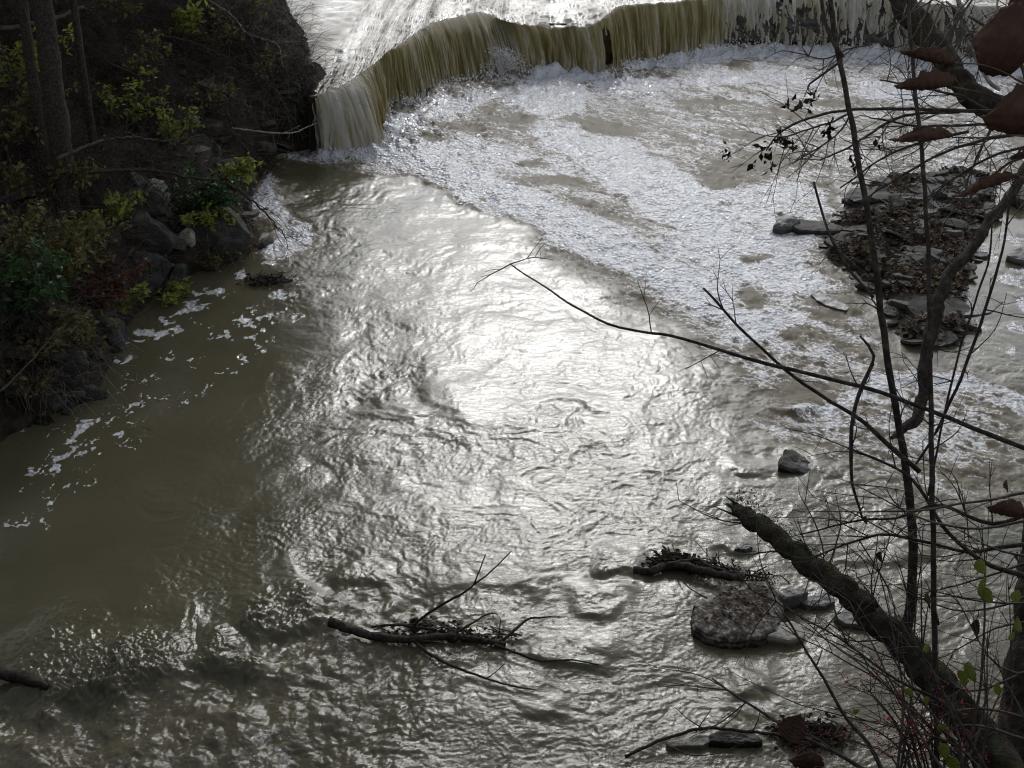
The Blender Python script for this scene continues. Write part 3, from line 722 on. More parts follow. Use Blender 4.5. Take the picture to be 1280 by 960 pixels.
# ------------------------------------------------------------------ stones
def slab_mesh(name, outline, h, mat, seed, na=44, nr=9, noise=0.012, tilt=(0, 0), below=0.15, strata=3, dome=0.0, skirt=None):
    """flat stone with a broken outline (Nx2 metres around the origin); the top lies at z=h, the foot at -below"""
    P = np.asarray(outline, float); P = np.vstack([P, P[:1]])
    d = np.concatenate([[0], np.cumsum(np.linalg.norm(np.diff(P, axis=0), axis=1))])
    q = np.linspace(0, d[-1], na, endpoint=False)
    o = np.stack([np.interp(q, d, P[:, i]) for i in (0, 1)], 1)
    size = math.sqrt(np.ptp(o[:, 0]) * np.ptp(o[:, 1])) + 1e-6
    o = o * (1 + 0.05 * fbm(q / size * 4, q * 0 + seed * 1.7, 3, seed)[:, None])
    rings = []; g = random.Random(seed)
    rings.append((0.90, -below))
    m = strata * 2
    for i in range(m + 1):
        zz = -below + (h + below) * (0.1 + 0.9 * i / m)
        rings.append((1.0 + g.uniform(-0.035, 0.03) - (0.05 if i == m else 0), zz - (0.06 * h if i == m else 0)))
    for i in range(1, nr):
        s = 0.93 * (1 - i / nr); rings.append((s, h))
    V = []
    for k, (s, z) in enumerate(rings):
        r = o * s
        zz = np.full(na, z)
        if k > m: zz = zz + dome * (1 - s * s) * h
        V.append(np.stack([r[:, 0], r[:, 1], zz], 1))
    V = np.vstack(V); V = np.vstack([V, [[0, 0, h * (1 + dome)]]])
    nz = pn3(V / (size * 0.22) + seed * 3.3, seed) + 0.5 * pn3(V / (size * 0.09) + seed, seed + 1)
    stp = np.round(nz * 2.2) / 2.2
    V[:, 2] += noise * (0.5 * nz + 0.8 * stp) * (V[:, 2] > -below * 0.5)
    V[:, :2] *= (1 + 0.02 * nz)[:, None]
    V[:, 2] += V[:, 0] * tilt[0] + V[:, 1] * tilt[1]
    f = []
    K = len(rings)
    for k in range(K - 1):
        for j in range(na):
            j2 = (j + 1) % na
            f.append((k * na + j, k * na + j2, (k + 1) * na + j2, (k + 1) * na + j))
    c = K * na
    for j in range(na): f.append(((K - 1) * na + j, (K - 1) * na + (j + 1) % na, c))
    me = bpy.data.meshes.new(name); me.from_pydata(V.tolist(), [], f); me.materials.append(mat)
    me.polygons.foreach_set('use_smooth', [i >= (m + 2) * na for i in range(len(f))])
    me.update()
    return me
def rnd_outline(seed, w, d, k=7):
    g = random.Random(seed)
    th = sorted((i + g.uniform(-.35, .35)) / k * 2 * math.pi for i in range(k))
    dd = [g.uniform(0.75, 1.05) for _ in th]
    out = []
    for a in np.linspace(0, 2 * math.pi, 40, endpoint=False):
        r = min(di / max(0.15, math.cos(a - ti)) for di, ti in zip(dd, th) if math.cos(a - ti) > 0.1)
        r = min(r, 1.5)
        out.append((r * math.cos(a) * w / 2, r * math.sin(a) * d / 2))
    return out
def px_slab(name, px, h, mat, label, cat, seed, **kw):
    z = kw.pop('base', 0.0)
    P = G2(px, z + h); c = P.mean(0)
    # counter-clockwise
    a = 0.5 * np.sum(P[:, 0] * np.roll(P[:, 1], -1) - np.roll(P[:, 0], -1) * P[:, 1])
    if a < 0: P = P[::-1]
    o = link(name, slab_mesh(name, P - c, h, mat, seed, **kw), None, (c[0], c[1], z))
    if label: tag(o, label, cat)
    return o
hero = px_slab('flat_rock', [(864, 768), (868, 757), (890, 744), (906, 730), (918, 722), (940, 722), (962, 727), (975, 736), (979, 755), (980, 772), (972, 787), (955, 795), (925, 799), (900, 798), (882, 792), (868, 784)],
               0.12, M_lichen_rock, 'large speckled flat rock rising from the water beside the leaning trunk', 'rock', 11, na=90, nr=22, noise=0.012, dome=0.25, strata=4)
hp = np.array(hero.location); g_ = np.random.default_rng(31); C_ = hp + np.column_stack([g_.normal(0, .30, 260), g_.normal(0, .22, 260), np.full(260, .165)])
C_ = C_[poly_sd(C_[:, 0], C_[:, 1], G2([(872, 765), (910, 732), (955, 727), (972, 745), (970, 780), (940, 792), (890, 790)], .13)) > 0.03]
V, F = leaf_quads(C_ - hp, 0.05, 32, flat=0.85, aspect=0.7)
o = link('leaf_debris', np_mesh('leaf_debris', V, F, M_litter, smooth=False), hero); o['kind'] = 'stuff'
px_slab('flat_rock', [(958, 796), (964, 786), (974, 779), (990, 776), (1002, 780), (1007, 788), (1004, 795), (985, 799)], 0.09, M_pale_rock,
        'small pale slab leaning on the right end of the speckled rock', 'rock', 12, na=40, noise=0.008, tilt=(-0.12, 0.1))
px_slab('flat_rock', [(866, 757), (869, 752), (893, 742), (900, 744), (885, 754), (870, 760)], 0.13, M_slate, 'thin dark slab sticking out behind the left edge of the speckled rock', 'rock', 13, na=30, noise=0.006)
px_slab('flat_rock', [(972, 742), (984, 735), (1008, 734), (1012, 739), (1000, 744), (980, 748)], 0.16, M_slate, 'thin slate slab behind the right shoulder of the speckled rock', 'rock', 14, na=36, noise=0.008)
px_slab('flat_rock', [(1000, 752), (1012, 744), (1035, 742), (1045, 750), (1030, 757), (1010, 757)], 0.08, M_slate, 'dark wet slab half hidden under the leaning trunk', 'rock', 15, na=36, noise=0.008)
px_slab('flat_rock', [(1042, 770), (1052, 763), (1085, 765), (1100, 775), (1080, 782), (1055, 779)], 0.08, M_slate, 'dark slab in white water just right of the leaning trunk', 'rock', 16, na=36, noise=0.01)
px_slab('flat_rock', [(1062, 757), (1075, 748), (1095, 750), (1098, 760), (1080, 763)], 0.1, M_pale_rock, 'pale stone in the water behind the leaning trunk', 'rock', 26, na=36, noise=0.01)
px_slab('flat_rock', [(833, 928), (836, 925), (862, 924), (888, 921), (890, 925), (878, 932), (850, 932), (838, 934)], 0.05, M_pale_rock, 'pale flat stone at the lower edge with a twig resting on it', 'rock', 17, na=40, noise=0.006, below=0.2)
px_slab('flat_rock', [(884, 918), (900, 911), (930, 912), (952, 918), (955, 926), (930, 928), (905, 928), (888, 926)], 0.07, M_bar, 'mossy dark stone under twigs at the lower edge', 'rock', 18, na=40, noise=0.012, below=0.2)
px_slab('flat_rock', [(972, 586), (975, 574), (980, 567), (990, 564), (1001, 566), (1012, 574), (1030, 580), (1024, 587), (1000, 589)], 0.065, M_bar, 'lone dark angular stone in midstream foam below the gravel bar', 'rock', 19, na=30, noise=0.02, tilt=(-0.3, 0.1))
px_slab('flat_rock', [(918, 685), (925, 681), (938, 678), (941, 683), (932, 687)], 0.06, M_slate, 'small brown stone breaking the surface above the speckled rock', 'rock', 20, na=30, noise=0.008)
px_slab('flat_rock', [(1013, 367), (1024, 366), (1045, 374), (1063, 383), (1058, 388), (1040, 384), (1022, 376)], 0.05, M_slate, 'long low stone in white foam left of the gravel bar', 'rock', 21, na=40, noise=0.01)
px_slab('flat_rock', [(966, 282), (972, 273), (984, 269), (998, 271), (1001, 277), (990, 282), (978, 284)], 0.12, M_slate, 'dark humped stone at the tip of the spit in the foam', 'rock', 22, na=40, noise=0.02, dome=0.5)
px_slab('flat_rock', [(986, 280), (998, 273), (1020, 275), (1042, 277), (1062, 283), (1050, 288), (1020, 288), (998, 287)], 0.10, M_bar, 'long dark slate reaching from the gravel bar into the foam', 'rock', 23, na=44, noise=0.012)
px_slab('flat_rock', [(1058, 244), (1064, 233), (1100, 231), (1150, 228), (1200, 226), (1240, 232), (1238, 240), (1200, 243), (1150, 246), (1100, 249), (1070, 249)], 0.24, M_bar,
        'long thick slate slab across the top of the gravel bar', 'rock', 24, na=70, noise=0.02, strata=4)
px_slab('flat_rock', [(1038, 273), (1046, 265), (1064, 262), (1084, 266), (1072, 273), (1050, 277)], 0.07, M_pale_rock, 'whitish washed stone at the left edge of the gravel bar', 'rock', 25, na=40, noise=0.01)
px_slab('flat_rock', [(1172, 368), (1200, 362), (1240, 371), (1258, 376), (1238, 392), (1205, 395), (1180, 388)], 0.03, M_bar, 'wide wet slab awash in the brown pool right of the gravel bar', 'rock', 27, na=44, noise=0.006)
px_slab('flat_rock', [(1255, 240), (1268, 228), (1290, 226), (1300, 240), (1280, 250)], 0.2, M_bar, 'dark stone in the pool at the right edge', 'rock', 28, na=40, noise=0.02, dome=.3)
px_slab('flat_rock', [(1258, 320), (1268, 308), (1290, 303), (1300, 318), (1280, 326)], 0.1, M_slate, 'rough low stone in foam flecks at the right edge', 'rock', 29, na=40, noise=0.02, dome=.4)

# gravel bar of broken slate
BARp = [(1030, 318), (1040, 296), (1055, 262), (1062, 240), (1120, 226), (1200, 216), (1245, 228), (1238, 262), (1222, 300), (1212, 340), (1200, 380), (1206, 405), (1200, 425), (1172, 438), (1135, 430), (1112, 410), (1105, 375), (1080, 350), (1052, 335)]
BARw = G2(BARp)
def hbar(X, Y):
    s = poly_sd(X, Y, BARw)
    return np.clip(0.22 * (1 - np.exp(-np.maximum(s, 0) / 0.35)) + np.minimum(s, 0) * 0.3, -0.35, 1) + 0.03 * fbm(X * 2.2, Y * 2.2, 3, 61)
xs = np.linspace(BARw[:, 0].min() - 1, BARw[:, 0].max() + 1, 110); ys = np.linspace(BARw[:, 1].min() - 1, BARw[:, 1].max() + 1, 150)
X, Y = np.meshgrid(xs, ys); Z = hbar(X, Y)
bar = link('gravel_bar', np_mesh('gravel_bar', np.stack([X, Y, Z], -1).reshape(-1, 3), grid_quads(150, 110), M_gravel))
tag(bar, 'dark gravel bar of broken slate and leaf litter at the right', kind='structure')
PROTO = [slab_mesh('stone', rnd_outline(900 + i, 1.0, rnd.uniform(0.5, 0.8), 6), 0.10, M_bar, 900 + i, na=12, nr=3, noise=0.02, below=0.08, strata=1) for i in range(9)]
def scatter_stones(parent, n, poly, hfun, smin, smax, seed, name='stone', inset=0.0):
    g = random.Random(seed); lo, hi = poly.min(0), poly.max(0); k = 0
    while k < n:
        x, y = g.uniform(lo[0], hi[0]), g.uniform(lo[1], hi[1])
        if poly_sd(np.array([x]), np.array([y]), poly)[0] < -0.12: continue
        z = float(hfun(np.array([x]), np.array([y]))[0])
        o = link(name, g.choice(PROTO), parent, (x, y, max(z, -0.05) + g.uniform(-0.01, 0.05)))
        s = smin + (smax - smin) * g.random() ** 2.6
        o.scale = (s, s, s * g.uniform(0.5, 1.1)); o.rotation_euler = (g.gauss(0, 0.22), g.gauss(0, 0.22), g.gauss(0, 0.7))
        k += 1
scatter_stones(bar, 285, BARw, hbar, 0.13, 0.6, 41)
def litter(name, poly, hfun, n, size, seed, mat, parent=None, clump=0.0, lift=0.01, thr=-9):
    g = np.random.default_rng(seed); lo, hi = poly.min(0), poly.max(0)
    P = lo + (hi - lo) * g.random((n * 3, 2))
    k = poly_sd(P[:, 0], P[:, 1], poly) > 0
    if clump: k &= (fbm(P[:, 0] * clump, P[:, 1] * clump, 2, seed) + 0.15 * g.normal(size=len(P)) > thr)
    P = P[k][:n]
    z = hfun(P[:, 0], P[:, 1]) + lift + 0.05 * g.random(len(P)) ** 2
    V, F = leaf_quads(np.column_stack([P, z]), size, seed, flat=0.55, aspect=0.7)
    o = link(name, np_mesh(name, V, F, mat, smooth=False), parent); o['kind'] = 'stuff'
    return o
tag(litter('leaf_litter', BARw, hbar, 9500, 0.085, 51, M_litter, None, 0.9, 0.03, 0.0), 'brown dead leaves lying in drifts on the gravel bar', kind='stuff')

# ------------------------------------------------------------------ left bank stones, litter, brush
def boulder_mesh(name, w, d, h, seed, mat, sub=4):
    import bmesh
    bm = bmesh.new(); bmesh.ops.create_icosphere(bm, subdivisions=sub, radius=1.0)
    V = np.array([v.co[:] for v in bm.verts])
    g = np.random.default_rng(seed)
    for _ in range(12):                      # flat broken faces
        nrm = g.normal(size=3); nrm /= np.linalg.norm(nrm); c = g.uniform(0.58, 0.88)
        q = V @ nrm; V = V - np.outer(np.maximum(q - c, 0), nrm)
    nz = pn3(V * 1.6 + seed, seed) * 0.14 + pn3(V * 4 + seed, seed + 1) * 0.06 + pn3(V * 9, seed + 2) * 0.03
    V = V * (1 + nz)[:, None] * np.array([w / 2, d / 2, h / 2])
    for v, c in zip(bm.verts, V): v.co = c
    me = bpy.data.meshes.new(name); bm.to_mesh(me); bm.free(); me.materials.append(mat)
    return me
BL = [((272, 290), 84, 62, 'rounded grey boulder with brush hanging over it at the foam cove', M_rock),
      ((188, 298), 66, 34, 'broad flat-topped grey rock left of the rounded boulder', M_rock),
      ((228, 300), 26, 22, 'small pale angular stone wedged between two grey bank rocks', M_pale_rock),
      ((180, 340), 62, 46, 'fractured grey rock face just above the drifting foam', M_rock),
      ((214, 345), 44, 26, 'low grey-green rock at the waterline above the foam rafts', M_rock),
      ((146, 352), 30, 26, 'reddish shaded stone beside red-leaved brush', M_rock),
      ((196, 240), 34, 26, 'pale weathered rock in dark brush above the flat-topped rock', M_pale_rock),
      ((243, 213), 26, 18, 'small grey rock under the yellow leaves', M_rock),
      ((136, 420), 44, 36, 'dark rounded boulder with its foot in the quiet pool', M_rock),
      ((88, 466), 40, 42, 'mottled boulder under overhanging stems on the lower bank', M_rock),
      ((106, 498), 30, 24, 'low stone at the point where the bank meets the pool', M_rock),
      ((356, 140), 24, 18, 'rounded stone in the hollow beside the left spout', M_rock),
      ((250, 185), 34, 26, 'grey boulder half buried in the bank below the spout', M_rock),
      ((60, 505), 36, 26, 'dark stone on the waterline near the left edge', M_rock),
      ((130, 300), 34, 22, 'dark rock slab beneath the tree trunk', M_rock)]
for i, ((px, py), w_, h_, lab, mt) in enumerate(BL):
    p = hit(px, py + h_ * 0.3); depth = np.dot(p - CAM, FWD); k = depth / FPX
    o = link('boulder', boulder_mesh('boulder', w_ * k * 1.1, w_ * k * 0.9, h_ * k * 1.5, 300 + i, mt), None, p + np.array([0, 0.15, h_ * k * 0.1]))
    o.rotation_euler = (0, rnd.uniform(-.15, .15), rnd.uniform(-.4, .4))
    tag(o, lab, 'rock')
STRIP = np.vstack([WLw, (WLw + [-1.9, 0.5])[::-1]])
g = random.Random(5)
for k in range(150):
    i = g.uniform(2, len(WLw) - 2); a = WLw[int(i)] + (WLw[int(i) + 1] - WLw[int(i)]) * (i % 1)
    x, y = a[0] - abs(g.gauss(0, 0.7)) + 0.1, a[1] + g.gauss(0, 0.3)
    z = float(hbank(np.array([x]), np.array([y]))[0])
    if z < -0.15: continue
    o = link('stone', g.choice(PROTO), bank, (x, y, z + 0.02)); s = 0.15 + 0.5 * g.random() ** 2
    o.scale = (s, s, s * g.uniform(.7, 2)); o.rotation_euler = (g.gauss(0, 0.35), g.gauss(0, .35), g.uniform(-1, 1))
BK = np.vstack([WLw[1:], UPW, [[-5.5, 36], [-16, 38], [-15, 11]]])
tag(litter('leaf_litter', BK, hbank, 16000, 0.085, 52, M_litter, None, 0.5, 0.02, -0.3), 'dark fallen leaves covering the shaded left bank', kind='stuff')

def bush(name, px, py, hgt, wid, nst, nlf, lsize, mat, label, cat, group=None, seed=0, lean=(0.5, -0.3), base=None, lf_low=0.25):
    p = hit(px, py) if base is None else np.asarray(base, float)
    root = empty(name, p); tag(root, label, cat, group)
    g = random.Random(seed); tips = []
    mb = MB()
    for k in range(nst):
        a = g.uniform(0, 2 * math.pi); r = g.uniform(0.2, 1) * wid
        hh = hgt * g.uniform(0.5, 1.1)
        e = np.array([math.cos(a) * r + lean[0] * hh * .6, math.sin(a) * r + lean[1] * hh * .5, hh])
        m = e * 0.5 + np.array([g.gauss(0, .08), g.gauss(0, .08), hh * 0.14])
        b0 = np.array([g.gauss(0, .08), g.gauss(0, .08), -0.05])
        e[2] *= g.uniform(0.7, 1.0)
        tube(mb, [b0, m, e], [0.010, 0.007, 0.003], 4, 0.16, wob=0.03, seed=g.random() * 50)
        for q in range(6):
            t = g.uniform(0.3, 1); c = b0 * (1 - t) ** 2 + 2 * m * t * (1 - t) + e * t * t
            d = np.array([g.gauss(0, 1), g.gauss(0, 1), g.gauss(0.1, .6)]); d /= np.linalg.norm(d)
            L = g.uniform(.15, .45) * hgt * .5 + 0.05
            tube(mb, [c, c + d * L * .5 + [0, 0, .02], c + d * L + [0, 0, -.03]], [0.004, 0.003, 0.0018], 3, 0.12)
            for _ in range(max(1, nlf // (nst * 6))):
                tt = g.random(); tips.append(c + d * L * tt + np.array([g.gauss(0, .04), g.gauss(0, .04), g.gauss(0, .03)]))
    mb.build('stems', M_twig, root)['kind'] = 'stuff'
    if tips:
        V, F = leaf_quads(np.array(tips), lsize, seed + 5, flat=0.3)
        link('leaves', np_mesh('leaves', V, F, mat, smooth=False), root)
    return root
BUSH = [(225, 40, 0.9, 0.4, 6, 110, 0.12, M_green, 'bright green sprig near the top of the left bank'),
        (160, 150, 1.0, 0.6, 7, 120, 0.09, M_green, 'yellow-green leafy shrub right of the dark trunk'),
        (215, 175, 0.8, 0.6, 7, 110, 0.085, M_green, 'scattered yellow leaves on arching stems mid bank'),
        (290, 225, 0.7, 0.35, 6, 120, 0.10, M_green, 'bright yellow-green leaves overhanging the foam cove'),
        (338, 208, 0.45, 0.3, 4, 26, 0.09, M_olive, 'sparse yellow leaves beside the hollow of the spout'),
        (235, 262, 0.7, 0.7, 10, 420, 0.09, M_dkgreen, 'dense dark green leaves above the rounded boulder'),
        (260, 275, 0.5, 0.55, 8, 200, 0.08, M_green, 'green leaves spilling onto the rounded boulder'),
        (155, 262, 0.5, 0.4, 6, 120, 0.09, M_green, 'light green leaves above the flat-topped rock'),
        (100, 295, 0.5, 0.35, 6, 90, 0.11, M_green, 'bright green seedling at the foot of the trunk'),
        (220, 365, 0.3, 0.35, 6, 90, 0.07, M_green, 'small green tuft over the waterline rock'),
        (190, 330, 0.3, 0.3, 5, 70, 0.07, M_dkgreen, 'fern-like green tuft between grey rocks'),
        (265, 318, 0.25, 0.5, 8, 160, 0.05, M_olive, 'yellowish moss and weeds along the boulder foot'),
        (70, 350, 1.0, 0.9, 12, 560, 0.07, M_olive, 'tangled olive brush on the lower left bank'),
        (120, 375, 0.7, 0.6, 9, 260, 0.07, M_red, 'reddish leaved brush above the quiet pool'),
        (20, 400, 1.0, 0.8, 12, 420, 0.09, M_dkgreen, 'dark green leafy shrub at the left edge'),
        (20, 330, 0.9, 0.8, 10, 360, 0.07, M_olive, 'dull olive brush at the left edge above the dark green shrub'),
        (50, 440, 0.8, 0.7, 10, 240, 0.07, M_olive, 'overhanging thin brush above the mottled boulder'),
        (110, 430, 0.5, 0.45, 7, 80, 0.06, M_olive, 'thin trailing stems over the dark pool boulder'),
        (30, 500, 0.6, 0.6, 9, 120, 0.06, M_olive, 'bare tangled stems low on the left edge'),
        (150, 380, 0.45, 0.4, 6, 90, 0.075, M_green, 'light green leaves hanging out by the foam rafts'),
        (20, 180, 1.2, 0.9, 9, 260, 0.08, M_olive, 'shadowy olive brush left of the dark trunk'),
        (30, 110, 1.2, 0.9, 9, 220, 0.09, M_green, 'faint green leaves in deep shade at the upper left'),
        (270, 60, 1.0, 0.8, 10, 90, 0.08, M_olive, 'bare scrub on the upper bank beside the green sprig'),
        (320, 90, 0.8, 0.7, 10, 60, 0.07, M_olive, 'bare scrub overhanging the hollow by the spout'),
        (300, 20, 1.0, 0.9, 10, 60, 0.08, M_olive, 'bare scrub at the top of the bank near the upper water'),
        (180, 100, 1.1, 0.8, 9, 120, 0.08, M_olive, 'sparse scrub between trunk and upper bank'),
        (260, 140, 0.8, 0.7, 8, 90, 0.08, M_olive, 'sparse scrub in the middle of the left bank'),
        (60, 240, 0.9, 0.7, 9, 240, 0.08, M_olive, 'shadowy brush hiding the foot of the trunk'),
        (130, 30, 1.2, 0.9, 9, 130, 0.09, M_olive, 'dim scrub at the top left behind the trunk')]
for i, (px, py, h_, w_, nst, nlf, ls, mt, lab) in enumerate(BUSH):
    bush('shrub', px, py + 12, h_, w_, nst, int(nlf * 2.4), ls * 1.1, mt, lab, 'shrub', seed=600 + i)
# roots and dead grass hanging under the lip of the bank, bare brush over the whole bank
def brush(name, pts, n, seed, L, mat, label, down=0.2, thin=0.004):
    g = random.Random(seed); mb = MB()
    for k in range(n):
        px, py = g.choice(pts); p = hit(px + g.gauss(0, 26), py + g.gauss(0, 20))
        l = L * g.uniform(.5, 1.4)
        d = np.array([g.gauss(0.35, .7), g.gauss(-0.35, .6), g.gauss(0.55 - down, .5)]); d /= np.linalg.norm(d)
        tube(mb, [p, p + d * l * .5 + [0, 0, .1 * l], p + d * l + [0, 0, -down * l]], [thin, thin * .75, thin * .4], 3, 0.2, wob=0.05, seed=k)
    o = mb.build(name, mat); return tag(o, label, kind='stuff')
PB = [(x, y) for x in range(10, 400, 30) for y in range(5, 520, 30) if x < 415 - max(0, (y - 60)) * 0.95 + 5 and not (y > 120 and x > 380)]
brush('undergrowth', PB, 4600, 71, 0.8, M_twig, 'bare tangled twigs and vines all over the left bank', 0.1)
brush('dead_grass', [(270, 285), (300, 300), (320, 285), (290, 120), (330, 130), (370, 130), (380, 100), (350, 80), (330, 60), (90, 470), (60, 480), (120, 440)], 420, 72, 0.5, M_pale_twig,
      'pale dead stems and roots hanging from the bank edge', 0.55, 0.0025)
brush('dead_grass', [(386, 112), (382, 95), (376, 75), (366, 50), (356, 28), (344, 8)], 420, 73, 0.55, M_pale_twig, 'pale dead grass and roots leaning out from the bank beside the upper water', 0.25, 0.003)
brush('undergrowth', [(384, 104), (378, 80), (366, 45), (350, 15), (392, 118)], 260, 74, 0.8, M_twig, 'bare brush fringing the bank beside the upper water', 0.15)
# pale branches and dark overhanging boughs
def stick(name, px, depth_off, r, mat, label, cat, sides=5, group=None, depths=None, twigs=None, seed=0, absd=None):
    """branch along photo points; depth taken from the bank behind (minus an offset) or given"""
    if absd is None:
        ds = [np.dot(hit(a, b) - CAM, FWD) - depth_off for a, b in px]
        dmin = np.linspace(ds[0], ds[-1], len(ds))
        P = [D3(a, b, d) for (a, b), d in zip(px, dmin)]
    else:
        dd = absd if hasattr(absd, '__len__') else [absd] * len(px)
        dd = np.interp(np.linspace(0, 1, len(px)), np.linspace(0, 1, len(dd)), dd)
        P = [D3(a, b, d) for (a, b), d in zip(px, dd)]
    P = np.array(P); root = empty(name, P[0]); tag(root, label, cat, group)
    mb = MB(); n = len(P)
    rr = np.linspace(r[0], r[1], n)
    L = tube(mb, P - P[0], rr, sides, 0.06 if r[0] < .02 else 0.05, rough=0.25, seed=seed, wob=r[0] * 0.8)
    mb.build('stem', mat, root)
    if twigs:
        g = random.Random(seed); mt = MB()
        for k in range(twigs[0]):
            i = g.randrange(len(L) // 4, len(L)); c = L[i]; T = L[min(i + 1, len(L) - 1)] - L[max(i - 1, 0)]; T /= np.linalg.norm(T) + 1e-9
            d = T * 0.8 + np.array([g.gauss(0, .6), g.gauss(0, .3), g.gauss(0, .6)]); d /= np.linalg.norm(d); l = twigs[1] * g.uniform(.4, 1.2)
            e = c + d * l + np.array([0, 0, g.uniform(-.1, .1) * l])
            tube(mt, [c, c + d * l * .5 + np.array([g.gauss(0, .05), 0, g.gauss(0, .05)]) * l, e], [r[1] * .9, r[1] * .7, r[1] * .4], 4, 0.08, wob=r[1])
            for q in range(2):
                c2 = c + (e - c) * g.uniform(.3, .8); d2 = d + np.array([g.gauss(0, .7), g.gauss(0, .3), g.gauss(0, .7)]); d2 /= np.linalg.norm(d2)
                tube(mt, [c2, c2 + d2 * l * .45], [r[1] * .55, r[1] * .3], 3, 0.1)
        mt.build('twigs', mat, root)['kind'] = 'stuff'
    return root
stick('fallen_branch', [(262, 0), (290, 20), (310, 42), (345, 55), (352, 75)], 0.5, (0.022, 0.008), M_pale_twig, 'pale dead branch leaning down the bank at the top', 'branch', twigs=(7, .5), seed=1)
stick('fallen_branch', [(290, 160), (330, 165), (365, 166), (385, 158), (405, 150)], 0.4, (0.018, 0.006), M_pale_twig, 'pale forked branch in front of the dark hollow by the spout', 'branch', twigs=(6, .4), seed=2)
stick('fallen_branch', [(0, 36), (40, 30), (75, 20), (105, 8)], 1.5, (0.05, 0.03), M_twig, 'pale lit bough crossing the top left corner', 'branch', seed=3)
stick('bough', [(70, 200), (120, 178), (160, 172), (210, 176), (255, 168)], 2.0, (0.03, 0.008), M_bark, 'dark bough reaching right from the trunk with yellow leaves below', 'branch', twigs=(10, .6), seed=4)
stick('bough', [(110, 215), (180, 212), (240, 222), (285, 230), (320, 255), (345, 280), (358, 300)], 1.6, (0.028, 0.006), M_bark, 'long dark bough arching over the rounded boulder to the foam cove', 'branch', twigs=(12, .6), seed=5)
stick('bough', [(130, 75), (180, 100), (215, 130), (230, 145)], 2.5, (0.02, 0.007), M_bark, 'thin dark bough slanting down the upper bank', 'branch', twigs=(8, .6), seed=6)
stick('bough', [(160, 40), (230, 50), (290, 75), (340, 95), (395, 90)], 1.0, (0.025, 0.006), M_bark, 'dark bough stretching across the upper bank to the water', 'branch', twigs=(10, .7), seed=8)
stick('bough', [(0, 490), (40, 450), (75, 410)], 1.0, (0.012, 0.006), M_twig, 'pale thin stem slanting up at the left edge', 'branch', seed=9)
stick('log', [(335, 30), (360, 38), (378, 55), (386, 66)], 0.1, (0.10, 0.05), M_bark, 'dark wet log at the edge of the upper water', 'log', sides=9, seed=10)

# ------------------------------------------------------------------ trees on the left bank (crowns stand above the frame, mirrored in the pool)
def tree(px, py, r0, hgt, lean, label, seed, crown_n=2600, crown_r=2.2, low=2.6, base=None, group=None, lsize=0.26):
    p = hit(px, py) if base is None else np.array(base, float)
    root = empty('tree', p); tag(root, label, 'tree', group)
    g = random.Random(seed); mb = MB()
    top = np.array([lean[0] * hgt, lean[1] * hgt, hgt])
    T = tube(mb, [(0, 0, -0.4), (lean[0] * hgt * .2, lean[1] * hgt * .2, hgt * .25), top * np.array([.55, .55, .6]), top], [r0 * 1.25, r0, r0 * .7, r0 * .2], 12, 0.18, rough=0.22, seed=seed)
    mb.build('trunk', M_bark, root)
    mb = MB(); pts = []
    for k in range(16):
        t = g.uniform(low / hgt, 0.98); i = min(len(T) - 1, int(t * len(T))); c = T[i]
        a = g.uniform(0, 2 * math.pi); l = crown_r * g.uniform(.6, 1.15) * (1.15 - 0.5 * t)
        d = np.array([math.cos(a), math.sin(a), g.uniform(.0, .7)]); e = c + d * l
        br = tube(mb, [c, c + d * l * .5 + [0, 0, .15 * l], e], [r0 * .3, r0 * .18, 0.008], 5, 0.3, wob=0.05, seed=k)
        for q in range(7):
            b = br[g.randrange(1, len(br))]; d2 = np.array([g.gauss(0, 1), g.gauss(0, 1), g.gauss(.1, .6)]); d2 /= np.linalg.norm(d2); l2 = l * g.uniform(.25, .5)
            tube(mb, [b, b + d2 * l2 * .5 + [0, 0, .05], b + d2 * l2], [0.012, 0.008, 0.004], 3, 0.4)
            for _ in range(crown_n // 112):
                pts.append(b + d2 * l2 * g.uniform(.2, 1.2) + np.array([g.gauss(0, .22), g.gauss(0, .22), g.gauss(0, .2)]))
    mb.build('branches', M_bark, root)['kind'] = 'stuff'
    V, F = leaf_quads(np.array(pts), lsize, seed)
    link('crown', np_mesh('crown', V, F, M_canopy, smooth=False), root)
    return root
tree(86, 272, 0.13, 10, (0.06, 0.02), 'thick dark tree trunk standing in the shade of the left bank', 1, low=4.6, crown_n=3600)
tree(56, 215, 0.07, 9, (0.05, 0.03), 'slim dark trunk just left of the thick trunk', 2, low=4.0)
tree(118, 190, 0.05, 8, (0.02, 0.02), 'thin dark stem just right of the thick trunk', 3, low=4.0)
for i, (x, y, h_) in enumerate([(-6.0, 27.5, 9), (-7.6, 24, 11), (-9.2, 21, 12), (-8.6, 28.5, 12), (-10.5, 25, 13), (-7.4, 33, 11), (-11.5, 19, 12), (-12.5, 30, 14), (-9.5, 36, 13), (-8.6, 17.0, 10), (-10.4, 15.2, 11), (-13.5, 23, 14), (-9.8, 42, 12), (-12.5, 48, 14)]):
    z = float(hbank(np.array([x]), np.array([y]))[0])
    tree(0, 0, 0.16, h_, (0.05 + 0.03 * (i % 3), 0.01), 'tall leafy tree standing up the slope of the left bank', 20 + i, crown_n=3400, crown_r=2.6, low=2.9 if y > 20 else 4.0, base=(x, y, z), group='trees up the left bank', lsize=0.30)

